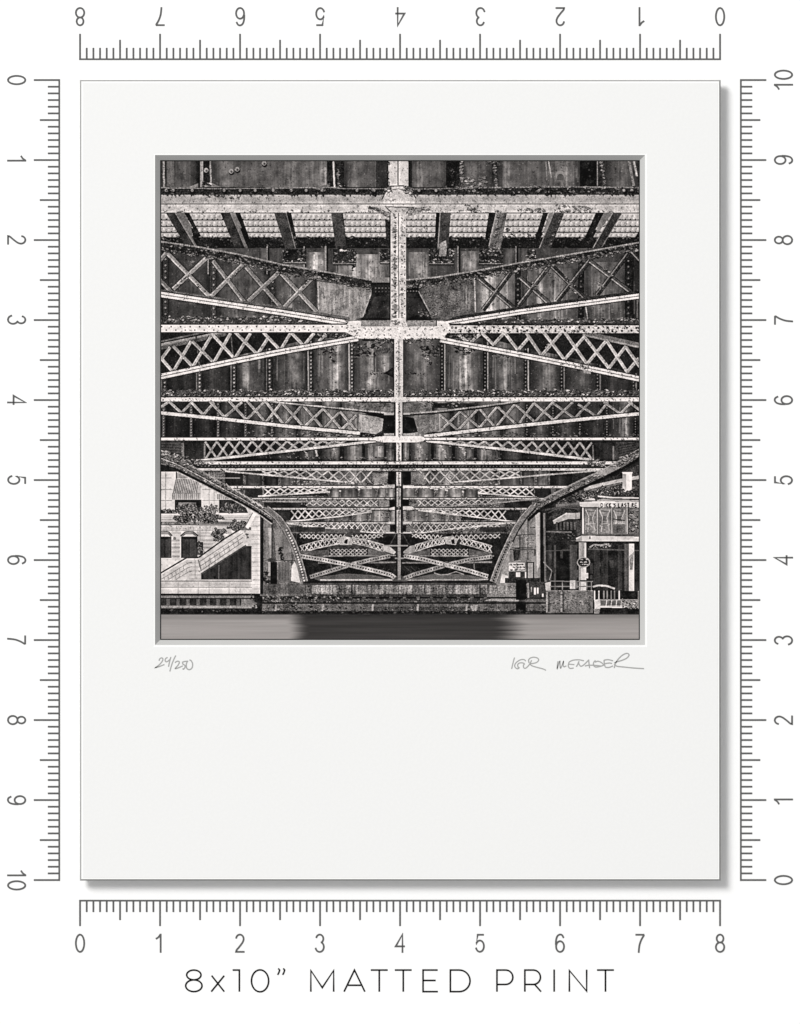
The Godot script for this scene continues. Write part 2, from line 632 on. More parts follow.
func plate(x0: float, y0: float, x1: float, y1: float, tone: float, lit := 0.0) -> void:
	# a web plate: rounded shading drawn into its tone, dark upright edges, a streaky lit middle
	var xa := maxi(0, int((x0 - 160.0) * DOTS))
	var xb := mini(SIDE, int((x1 - 160.0) * DOTS))
	var ya := maxi(0, int((y0 - 160.0) * DOTS))
	var yb := mini(SIDE, int((y1 - 160.0) * DOTS))
	var wide := maxf(1.0, xb - xa)
	var rim := clampf(9.0 * DOTS / wide, 0.08, 0.32)
	var away := dice.randi_range(0, SIDE - 1)
	var rows := dice.randi_range(0, SIDE - 1)
	var runs := []
	for k in maxi(1, int(wide / (24.0 * DOTS))):
		runs.append([dice.randf_range(0.28, 0.72) if wide < 60 * DOTS else dice.randf_range(0.06, 0.94), dice.randf_range(2.5, 6.0) * DOTS / wide, dice.randf_range(0.7, 1.2)])
	var pale := PackedFloat32Array()
	var edge := PackedFloat32Array()
	for x in range(xa, xb):
		var t := (x - xa) / wide
		edge.append(0.62 + 0.42 * smoothstep(0.0, rim, t) * smoothstep(1.0, 1.0 - rim, t))
		var q := 0.0
		for r in runs:
			var d: float = (t - r[0]) / r[1]
			q += r[2] * exp(-d * d)
		pale.append(q)
	for y in range(ya, yb):
		var row := y * SIDE
		var other := ((y + rows) % SIDE) * SIDE
		var v := (y - ya) / maxf(1.0, yb - ya)
		var fall := 0.55 + 0.75 * v * (1.6 - v)
		for x in range(xa, xb):
			var s := (grain_streak[other + (x + away) % SIDE] - 128) / 128.0
			var c := (grain_coarse[other + (x + away) % SIDE] - 128) / 128.0
			var k := x - xa
			var f := (grain_fine[row + x] - 128) / 128.0
			var run: float = maxf(0.0, pale[k] * (1.0 + 0.9 * s + 0.9 * c))
			lum[row + x] = tone * 0.93 * edge[k] * (1.0 + 0.15 * s + 0.30 * c) + (0.05 + lit * 2.0) * run * fall + f * 0.04
	if lit > 0.05:
		drips(x0 + 3, y0, x1 - 3, y1, int((x1 - x0) * 0.22), tone + 0.2 + lit, 0.4)


func stiffener(x0: float, y0: float, x1: float, y1: float, tone: float, dark: float, light := 0.6, step := 2.9, r := 0.65) -> void:
	# an upright angle with a row of rivets
	bar((x0 + x1) / 2, y0, (x0 + x1) / 2, y1, x1 - x0, tone)
	bar(x0, y0, x0, y1, 0.9, dark)
	bar(x1, y0, x1, y1, 0.9, dark)
	dots((x0 + x1) / 2, y0, (x0 + x1) / 2, y1, step, r, light, dark)


func brace(list: Array, w: float, tone: float, edge := 0.10, lit := 0.16) -> void:
	# flat lattice bars: four numbers each
	for i in range(0, list.size(), 4):
		bar(list[i], list[i + 1], list[i + 2], list[i + 3], w * 1.25 + 0.4, edge, 0.06)
	for i in range(0, list.size(), 4):
		var d := Vector2(list[i + 2] - list[i], list[i + 3] - list[i + 1]).normalized() * w * 0.3
		var t: float = tone + dice.randf_range(-0.07, 0.07)
		bar(list[i], list[i + 1], list[i + 2], list[i + 3], w, t, 0.2)
		var s := 1.0 if d.x * d.y > 0.0 else -1.0
		bar(list[i] - d.y * s, list[i + 1] + d.x * s, list[i + 2] - d.y * s, list[i + 3] + d.x * s, w * 0.3, t + lit, 0.2)
		if w > 2.2:
			disc((list[i] + list[i + 2]) / 2, (list[i + 1] + list[i + 3]) / 2, 0.5, 0.22)


func lattice(x0: float, t0: float, b0: float, x1: float, t1: float, b1: float, step: float, w: float, tone: float, edge := 0.08) -> void:
	# a run of crossed bars between an upper and a lower edge
	var n := maxi(1, int(round((x1 - x0) / step)))
	var list := []
	for i in n:
		var a := float(i) / n
		var b := float(i + 1) / n
		var xa := lerpf(x0, x1, a)
		var xb := lerpf(x0, x1, b)
		list.append_array([xa, lerpf(t0, t1, a), xb, lerpf(b0, b1, b), xa, lerpf(b0, b1, a), xb, lerpf(t0, t1, b)])
	brace(list, w, tone, edge, 0.1)


func chord(p: Array, w: float, tone: float, split := true) -> void:
	# a bright flange seen from below, with the dark joint between its two angles
	path(p, w + 2.0, 0.08, 0.06)
	path(p, w, tone, 0.12)
	if split:
		for i in range(0, p.size() - 2, 2):
			bar(p[i], p[i + 1], p[i + 2], p[i + 3], 0.8, 0.25, 0.3)
			crumbs(p[i], p[i + 1] - w * 0.4, p[i + 2], p[i + 3] - w * 0.4, 1.2, int(absf(p[i + 2] - p[i]) * 0.14), 0.1, 0.6, 0.6)


func band(x0: float, x1: float, y: float, w: float, tone: float, speckle := 0.5) -> void:
	# a level flange
	box(x0, y - w / 2 - 1.0, x1, y + w / 2 + 1.0, 0.09, 0.1, 0.0)
	box(x0, y - w / 2, x1, y + w / 2, tone, 0.14, 0.05)
	crumbs(x0, y, x1, y, w * 1.1, int((x1 - x0) * speckle), 0.15, 0.7, 0.6)


func ragged(p: Array, thick: float, tone: float) -> void:
	# a rusted top chord: a pale lip over a dark broken mass
	for i in range(0, p.size() - 2, 2):
		fill([p[i], p[i + 1], p[i + 2], p[i + 3], p[i + 2], p[i + 3] + thick, p[i], p[i + 1] + thick], 0.12, 0.16, 0.06)
		var n := int(absf(p[i + 2] - p[i]) * 1.3)
		crumbs(p[i], p[i + 1] + thick * 0.55, p[i + 2], p[i + 3] + thick * 0.55, thick, n, 0.04, 0.58, 1.15)
		crumbs(p[i], p[i + 1] + thick, p[i + 2], p[i + 3] + thick, 3.4, n, 0.04, 0.6, 1.15)
	path(p, 1.5, tone, 0.25)


func leaves(cx: float, cy: float, rx: float, ry: float, n: int, low: float, high: float) -> void:
	# a bush: a dark mass first, then leaves over it
	for pass_number in 2:
		for i in n * 2:
			var a := dice.randf() * TAU
			var d := sqrt(dice.randf()) * (1.0 + 0.22 * sin(a * 5.0 + cx) + 0.15 * sin(a * 9.0))
			var x := cx + cos(a) * d * rx
			var y := cy + sin(a) * d * ry
			var r := dice.randf_range(0.6, 1.4) if pass_number == 0 else dice.randf_range(0.35, 0.8)
			var tone := low + 0.04 if pass_number == 0 else lerpf(low, high + 0.15, dice.randf())
			fill([x - r, y, x, y - r, x + r, y + r * 0.3, x, y + r], tone, 0.1, 0.0)


func _print_material() -> StandardMaterial3D:
	dice.seed = 20240
	lum.resize(SIDE * SIDE)
	grain_fine = _grain(11, 0.16, 3, SIDE, SIDE)
	grain_coarse = _grain(12, 0.022, 4, SIDE, SIDE)
	grain_streak = _grain(13, 0.085, 3, SIDE, 60)
	grain_flow = _grain(14, 0.05, 3, 40, SIDE)
	box(160, 160, 640, 640, 0.15, 0.1, 0.06)
	_image_top()
	_image_first_truss()
	_image_second_truss()
	_image_third_truss()
	_image_far_trusses()
	_image_far_arch()
	_image_pier()
	_image_left_bank()
	_image_right_bank()
	_image_ribs()
	_image_post()
	_weather()
	_image_water()
	return _develop()


func _weather() -> void:
	# flaking paint and grime on the pictured steel: chips break the pale bars, dust flecks the dark ones
	var chips := _grain(15, 0.075, 3, SIDE, SIDE)
	var flecks := _grain(16, 0.13, 2, SIDE, SIDE)
	var last := int((613.0 - 160.0) * DOTS)
	for y in last:
		var much := 1.0 if y < 310 * DOTS else 0.4
		for x in SIDE:
			var i := y * SIDE + x
			var v := lum[i]
			var c := chips[i] / 255.0
			var f := flecks[i] / 255.0
			if v > 0.42:
				if c > 0.71:
					v *= 1.0 - minf(0.4, (c - 0.71) * 4.5) * much
				v *= 1.0 + (f - 0.5) * 0.12 * much
			elif v > 0.07:
				if f > 0.77:
					v += minf(0.2, (f - 0.77) * 2.0) * much
				elif c < 0.28:
					v *= 1.0 - minf(0.4, (0.28 - c) * 3.0) * much
			lum[i] = v


func _develop() -> StandardMaterial3D:
	# local contrast of the darkroom print, then a warm black ink on paper
	for k in 4:
		var e: Array = [[160, 160, 640, 161], [160, 639, 640, 640], [160, 160, 161, 640], [639, 160, 640, 640]][k]
		box(e[0], e[1], e[2], e[3], 0.10, 0.02, 0.0)
	var grey := PackedByteArray()
	grey.resize(SIDE * SIDE)
	for i in SIDE * SIDE:
		grey[i] = int(clampf(lum[i], 0.0, 1.0) * 255.0)
	var soft := Image.create_from_data(SIDE, SIDE, false, Image.FORMAT_L8, grey)
	soft.resize(SIDE / 9, SIDE / 9, Image.INTERPOLATE_TRILINEAR)
	soft.resize(SIDE, SIDE, Image.INTERPOLATE_CUBIC)
	var low := soft.get_data()
	var out := PackedByteArray()
	out.resize(SIDE * SIDE * 3)
	for i in SIDE * SIDE:
		var v := float(grey[i])
		v = clampf(v + (v - low[i]) * 0.30, 10.0, 250.0)
		out[3 * i] = int(v)
		out[3 * i + 1] = int(v * 0.966)
		out[3 * i + 2] = int(v * 0.952)
	var im := Image.create_from_data(SIDE, SIDE, false, Image.FORMAT_RGB8, out)
	var m := mat(Color(1, 1, 1), 0.55, 0.12)
	m.albedo_texture = ImageTexture.create_from_image(im)
	m.texture_repeat = false
	return m


func _image_top() -> void:
	# riveted web of the nearest floor beam
	plate(160, 160, 197, 190, 0.30)
	plate(211, 160, 333, 190, 0.36, 0.03)
	plate(342, 160, 388, 190, 0.33, 0.03)
	plate(408, 160, 447, 190, 0.36, 0.05)
	plate(460, 160, 492, 190, 0.34)
	plate(498, 160, 580, 190, 0.35, 0.04)
	plate(606, 160, 640, 190, 0.32)
	box(376, 160, 388, 190, 0.14, 0.06, 0.04, 0.05, 0.75)
	box(408, 160, 412, 190, 0.08, 0.06, 0.0, 0.0, 0.85)
	bar(163.5, 160, 164, 188, 2.0, 0.62, 0.3)
	bar(166, 160, 166, 184, 1.2, 0.1)
	box(166.5, 160, 174, 186, 0.42, 0.1, 0.06, 0.12, 0.7)
	box(196, 160, 210, 192, 0.10, 0.12)
	bar(201.5, 160, 201.5, 188, 2.8, 0.62, 0.15)
	bar(204.5, 160, 204.5, 190, 1.0, 0.06)
	bar(210, 160, 211, 184, 1.6, 0.55, 0.2)
	crumbs(202, 184, 214, 188, 8, 34, 0.15, 0.8, 1.3)
	fill([186, 188, 198, 183, 198, 189], 0.5, 0.2)
	fill([212, 183, 226, 189, 210, 190], 0.5, 0.2)
	for r in [[231, 171], [206, 170], [237, 169], [264, 163], [559, 176]]:
		disc(r[0] + 0.6, r[1] + 1.2, 2.9, 0.10)
		disc(r[0], r[1], 2.3, 0.62)
		disc(r[0] + 0.4, r[1] + 0.6, 1.2, 0.30)
	disc(560, 175, 4.4, 0.55)
	disc(560.5, 177, 3.4, 0.32)
	box(327, 160, 344, 192, 0.11, 0.14)
	bar(333.2, 160, 334.6, 190, 1.7, 0.72, 0.15)
	crumbs(338, 170, 339, 190, 7, 26, 0.05, 0.6, 1.2)
	crumbs(336, 187, 348, 188, 5, 16, 0.2, 0.75, 1.2)
	box(446, 160, 459, 191, 0.07, 0.12)
	crumbs(452, 162, 452, 190, 9, 30, 0.04, 0.4, 1.3)
	crumbs(461, 161, 462, 184, 6, 40, 0.15, 0.75, 1.3)
	crumbs(464, 178, 482, 189, 9, 60, 0.12, 0.72, 1.4)
	crumbs(494, 161, 497, 190, 6, 40, 0.15, 0.66, 1.3)
	crumbs(478, 176, 486, 182, 8, 22, 0.2, 0.6, 1.2)
	crumbs(484, 162, 500, 163, 4, 16, 0.08, 0.5, 1.2)
	bar(548.5, 160, 551.5, 178, 1.3, 0.62, 0.2)
	bar(546, 160, 547, 180, 1.0, 0.5, 0.2)
	drips(570, 162, 578, 186, 6, 0.6, 0.4)
	box(580, 160, 597, 193, 0.06, 0.08)
	dots(588, 160, 592, 192, 7, 1.0, 0.2, 0.03)
	bar(597.4, 160, 597.4, 192, 1.0, 0.5, 0.2)
	crumbs(601, 162, 606, 188, 6, 40, 0.12, 0.66, 1.3)
	bar(629, 160, 634, 186, 2.4, 0.5, 0.25)
	bar(634, 160, 637, 176, 2.0, 0.66, 0.25)
	bar(638.5, 160, 639, 190, 1.6, 0.15)
	# lower angle with its rivets and rust
	box(160, 187, 640, 195, 0.12, 0.16, 0.05)
	path([160, 187.6, 196, 188, 214, 188.6, 332, 187.2, 344, 188.5, 386, 188.6], 1.0, 0.5, 0.3)
	path([411, 189, 440, 188.5, 480, 187.5, 520, 187, 560, 186.6, 640, 187.4], 1.2, 0.45, 0.35)
	fill([314, 188, 330, 183, 330, 186, 318, 190], 0.45, 0.2)
	for x in [166, 173, 192, 224, 240, 255, 273, 291, 306, 322, 357, 374, 419, 436, 624, 632]:
		disc(x + 0.8, 191.6, 2.1, 0.05)
		disc(x, 190.2, 1.5, 0.55)
	crumbs(440, 189.5, 640, 189.5, 7, 150, 0.05, 0.58, 1.25)
	crumbs(160, 192, 388, 192, 5, 80, 0.04, 0.4, 1.0)
	# pale flange: two strips with a joint between
	box(160, 194.6, 640, 203.6, 0.64, 0.14, 0.07)
	for i in 110:
		var x := dice.randf_range(160, 640)
		fill([x, 194.0, x + dice.randf_range(1, 5), 194.0, x + dice.randf_range(1, 4), dice.randf_range(195.2, 197.6)], 0.14, 0.15)
	crumbs(205, 196, 240, 197, 4, 30, 0.1, 0.5, 1.2)
	box(160, 203.2, 640, 204.4, 0.26, 0.12, 0.0)
	box(160, 204.4, 640, 212.3, 0.76, 0.13, 0.08)
	crumbs(160, 211, 640, 211, 2.6, 150, 0.25, 0.8, 0.9)
	crumbs(160, 199, 640, 199, 8, 60, 0.35, 0.6, 0.7)
	crumbs(465, 207, 478, 208, 6, 24, 0.25, 0.55, 1.2)
	crumbs(555, 208, 590, 209, 7, 70, 0.25, 0.75, 1.2)
	crumbs(520, 210, 545, 210, 4, 34, 0.25, 0.6, 1.0)
	box(160, 212.2, 640, 213.4, 0.10, 0.1, 0.0)
	# open steel grating of the footway
	for r in [[213.4, 219.2], [220.3, 225.6], [226.6, 231.6], [232.6, 237.4]]:
		box(160, r[0], 640, r[1], 0.76, 0.10, 0.04)
		box(160, r[1], 640, r[1] + 1.1, 0.13, 0.05, 0.0)
		var x := 158.0 + dice.randf() * 3.0
		while x < 640.0:
			fill([x, r[1] - 0.3, x + 2.2, r[0] + 1.0, x + 3.8, r[0] + 1.2, x + 2.6, r[1] - 0.3], 0.55, 0.1, 0.0, 0.0, 0.5)
			disc(x + 4.4, r[0] + 2.3, 0.9, 0.88)
			x += 5.1
		x = 160.0
		while x < 640.0:
			fill([x, r[1] + 0.4, x + 1.3, r[1] - 0.8, x + 2.6, r[1] + 0.4], 0.2, 0.05, 0.0)
			x += 5.1
	crumbs(505, 228, 516, 236, 3, 14, 0.05, 0.3, 1.0)
	crumbs(520, 231, 532, 236, 3, 16, 0.05, 0.3, 1.0)
	# shadowed timber under the grating
	box(160, 237, 640, 251, 0.08, 0.10, 0.03)
	crumbs(160, 238, 640, 238, 4, 260, 0.04, 0.5, 1.1)
	crumbs(160, 244, 640, 244, 12, 260, 0.02, 0.32, 1.3)
	# brackets sloping up to the flange: dark web, paler flange, dark far flange
	fill([184, 212.5, 189, 212.5, 201, 236, 198, 237], 0.07)
	fill([174.5, 212.5, 184, 212.5, 192, 228, 192, 238, 197, 246, 193.5, 246], 0.42, 0.1)
	fill([165.5, 212.5, 175, 212.5, 194.5, 246, 184.5, 244], 0.17, 0.1)
	bar(175, 212.5, 195, 246, 0.9, 0.55)
	fill([191, 228, 194, 228, 203, 246, 194, 241], 0.08)
	fill([235, 212.5, 240, 212.5, 249, 237, 246, 238], 0.06)
	fill([229.5, 212.5, 235, 212.5, 242, 229, 250, 256, 247.5, 256], 0.46, 0.1)
	fill([220.3, 212.5, 230.3, 212.5, 248, 256, 237, 253], 0.17, 0.1)
	bar(230.3, 212.5, 248.5, 256, 0.8, 0.5)
	fill([240, 228, 243, 228, 250, 240, 246, 244], 0.06)
	fill([286, 212.5, 291, 212.5, 296, 236, 293, 237], 0.07)
	fill([274, 212.5, 286, 212.5, 297.5, 256, 287.5, 256], 0.22, 0.12)
	bar(286, 212.5, 297.5, 256, 0.7, 0.5)
	fill([331, 212.5, 342.5, 212.5, 347.5, 254, 336.5, 254], 0.25, 0.12)
	bar(342.5, 212.5, 347.3, 252, 0.8, 0.12)
	fill([385, 219, 391, 222, 391, 237, 386, 237], 0.12, 0.2)
	fill([436, 212.5, 440, 212.5, 438, 238, 435, 238], 0.06)
	fill([440, 212.5, 451, 212.5, 448, 250, 438, 254], 0.24, 0.12)
	bar(440.2, 212.5, 438, 248, 0.9, 0.55)
	fill([440, 243, 446, 240, 447, 254, 438, 256], 0.62, 0.2)
	fill([489, 212.5, 496, 212.5, 490, 237, 485, 238], 0.06)
	fill([496, 212.5, 507, 212.5, 500, 252, 488, 252], 0.40, 0.2, 0.12)
	crumbs(498, 214, 494, 250, 9, 46, 0.2, 0.62, 1.2)
	bar(496.3, 212.5, 489, 246, 0.9, 0.6)
	fill([543, 212.5, 548.5, 212.5, 540, 237, 535.5, 238], 0.06)
	fill([549, 212.5, 554, 212.5, 545, 234, 543.6, 232], 0.5, 0.1)
	fill([554, 212.5, 564.5, 212.5, 548, 256, 536, 257], 0.2, 0.14)
	bar(554, 212.5, 536.5, 255, 0.8, 0.55)
	crumbs(560, 220, 546, 254, 4, 20, 0.2, 0.6, 1.0)
	fill([535, 234, 541, 229, 543, 234, 537, 243], 0.07)
	fill([596, 212.5, 604, 212.5, 592, 237, 585.5, 236], 0.06)
	fill([604, 212.5, 613, 212.5, 597, 234, 596, 230], 0.46, 0.1)
	fill([613, 212.5, 622.5, 212.5, 602, 248, 592, 249], 0.17, 0.14)
	bar(613, 212.5, 593, 248, 0.9, 0.6)
	bar(622, 213, 602, 247, 0.8, 0.45)
	fill([585, 236, 592, 229, 597, 230, 590, 244], 0.07)
	fill([635.5, 237, 640, 229, 640, 237], 0.08)


func _image_first_truss() -> void:
	# web plates behind the first truss
	plate(160, 248, 640, 324, 0.27)
	plate(166, 250, 210, 322, 0.24)
	plate(216, 256, 270, 322, 0.30, 0.02)
	plate(259, 248, 268, 262, 0.36)
	plate(274, 264, 316, 322, 0.34, 0.05)
	plate(306, 252, 327, 275, 0.48, 0.08)
	plate(332, 254, 390, 281, 0.46, 0.08)
	plate(406, 252, 430, 281, 0.45, 0.08)
	plate(459, 251, 480, 272, 0.46, 0.08)
	plate(502, 249, 518, 268, 0.30)
	plate(520, 248, 529, 262, 0.30)
	plate(474, 274, 516, 318, 0.52, 0.10)
	plate(522, 268, 578, 322, 0.36, 0.10)
	plate(585, 262, 627, 322, 0.34, 0.06)
	for x in [208, 267, 304, 325.5, 458, 516]:
		bar(x, 246, x, 274, 1.4, 0.5, 0.2)
		bar(x + 1.6, 246, x + 1.6, 276, 1.6, 0.07)
	stiffener(162.5, 250, 168, 323, 0.2, 0.05, 0.5, 6.4, 1.0)
	stiffener(211, 258, 216, 323, 0.24, 0.06, 0.55, 6.4, 1.0)
	stiffener(270, 266, 275, 323, 0.2, 0.06, 0.55, 6.4, 1.0)
	box(515, 266, 521, 323, 0.10, 0.12)
	dots(518, 270, 518, 320, 6.0, 0.9, 0.4, 0.04)
	box(578, 262, 584.5, 323, 0.09, 0.12)
	dots(581, 262, 581, 322, 6.0, 0.9, 0.34, 0.04)
	bar(585.5, 304, 588, 320, 1.2, 0.62, 0.2)
	box(625, 250, 634, 323, 0.08, 0.12)
	dots(628.5, 252, 628.5, 322, 6.0, 0.9, 0.38, 0.04)
	drips(600, 302, 625, 320, 8, 0.55, 0.4)
	drips(634, 280, 640, 320, 5, 0.6, 0.5)
	# feet of the brackets
	for b in [[283, 249, 306, 263], [333, 249, 356, 264], [380, 249, 391, 263], [429, 248, 454, 264], [479, 248, 503, 264], [527, 250, 536, 260], [638, 248, 642, 256]]:
		box(b[0], b[1], b[2], b[3], 0.13, 0.18)
		crumbs(b[0], b[1] + 4, b[2], b[1] + 4, 8, int((b[2] - b[0]) * 1.6), 0.05, 0.62, 1.1)
		crumbs(b[0], b[3] - 3, b[2], b[3] - 3, 4, int((b[2] - b[0]) * 0.9), 0.1, 0.75, 1.1)
		bar(b[0], b[3] - 0.5, b[2], b[3] - 0.5, 1.0, 0.5, 0.3)
		bar(b[0], b[3] + 0.7, b[2], b[3] + 0.7, 1.2, 0.05)
	box(288, 250, 297, 260, 0.08, 0.1)
	fill([337, 246, 347, 246, 347, 259, 339, 259], 0.12, 0.12)
	crumbs(339, 250, 346, 250.5, 2, 9, 0.5, 0.85, 1.0)
	crumbs(354, 266, 352, 270, 3, 8, 0.04, 0.15, 1.3)
	fill([440, 246, 447, 246, 446, 256, 439, 256], 0.55, 0.2)
	# dark pockets beside the post
	fill([371, 282, 392, 280, 392, 320, 361, 320], 0.10, 0.06, 0.05)
	fill([374, 297, 390, 294, 390, 318, 366, 318], 0.17, 0.05, 0.06)
	box(372, 277.5, 391, 282.5, 0.52, 0.16)
	box(372, 282.5, 391, 284.5, 0.06)
	dots(374, 288, 391, 288, 4, 0.8, 0.4, 0.04)
	dots(374, 291.5, 391, 291.5, 4, 0.7, 0.3, 0.04)
	fill([405, 281, 420, 281, 432, 320, 405, 320], 0.10, 0.06, 0.05)
	fill([406, 298, 420, 298, 427, 312, 406, 318], 0.16, 0.05, 0.06)
	box(405, 279, 417, 283, 0.48, 0.16)
	dots(406, 287, 418, 287, 4, 0.8, 0.4, 0.04)
	dots(406, 291, 418, 291, 4, 0.8, 0.5, 0.04)
	# pale gusset plates
	fill([317, 281, 372, 289, 371, 296, 363, 317, 352, 321, 318, 312], 0.54, 0.14, 0.10, 0.16)
	drips(320, 286, 366, 314, 34, 0.74, 0.4)
	drips(320, 284, 366, 300, 14, 0.3, 0.35)
	bar(318, 282, 318.5, 311, 1.2, 0.72, 0.2)
	bar(371, 293, 363, 316, 1.0, 0.72, 0.2)
	fill([418, 288, 474, 277, 475, 312, 448, 319, 432, 318], 0.36, 0.16, 0.10, 0.08)
	crumbs(424, 302, 462, 300, 22, 120, 0.2, 0.56, 0.8)
	drips(460, 284, 470, 312, 10, 0.6, 0.4)
	bar(418.5, 291, 429, 311, 1.0, 0.6, 0.2)
	bar(474.5, 277, 475.5, 312, 1.2, 0.68, 0.2)
	crumbs(416, 313, 436, 314, 5, 30, 0.04, 0.6, 1.1)
	crumbs(446, 286, 456, 288, 4, 10, 0.05, 0.3, 1.3)
	# lattice of the near truss
	brace([167, 253, 209, 296, 173, 289, 206, 258, 213, 261, 245, 303, 211, 296, 244, 263, 246, 267, 280, 306, 248, 301, 281, 270, 280, 272, 317, 312, 284, 307, 313, 277, 158, 278, 172, 293, 160, 260, 166, 253], 4.0, 0.50, 0.10, 0.2)
	crumbs(177, 286, 190, 274, 3, 18, 0.15, 0.75, 0.9)
	crumbs(194, 280, 206, 293, 3, 18, 0.2, 0.8, 0.9)
	crumbs(230, 280, 240, 268, 3, 18, 0.05, 0.3, 1.0)
	crumbs(302, 286, 312, 276, 4, 30, 0.05, 0.4, 1.1)
	brace([478, 277, 514, 308, 483, 310, 511, 272, 520, 277, 550, 304, 519, 305, 550, 265, 552, 266, 584, 297, 557, 301, 590, 260, 590, 261, 631, 292, 597, 295, 631, 250, 632, 251, 642, 262], 3.8, 0.20, 0.08, 0.38)
	for c in [[536, 287], [570, 282], [608, 272], [575, 290], [601, 285], [546, 270]]:
		crumbs(c[0] - 5, c[1] - 5, c[0] + 5, c[1] + 5, 4, 22, 0.06, 0.7, 0.9)
	# rust line over the dotted flange
	box(160, 317.5, 346, 324, 0.22, 0.18)
	dots(160, 321, 340, 321, 9.6, 0.9, 0.05, 0.45)
	crumbs(160, 318.5, 330, 319, 5, 170, 0.08, 0.8, 1.25)
	box(452, 319.5, 640, 325, 0.2, 0.16)
	crumbs(456, 320, 640, 320, 5, 170, 0.05, 0.72, 1.2)

	# chords
	ragged([160, 241.3, 197, 246.6, 240, 254.5, 280, 264, 330, 272.5, 372, 280], 8.0, 0.56)
	crumbs(190, 262, 194, 262, 3, 12, 0.1, 0.7, 1.0)
	ragged([404, 280, 437, 277, 475, 270.8, 520, 262.6, 592, 250.6, 640, 242.2], 7.0, 0.58)
	path([160, 290.6, 280, 307.4, 350, 318.5], 3.0, 0.36, 0.2)
	chord([160, 294.2, 280, 312.2, 347, 323], 5.4, 0.93)
	path([640, 291.2, 520, 307.4, 452, 318], 2.4, 0.16, 0.16)
	chord([640, 295.8, 520, 311.8, 444, 324], 5.0, 0.93)

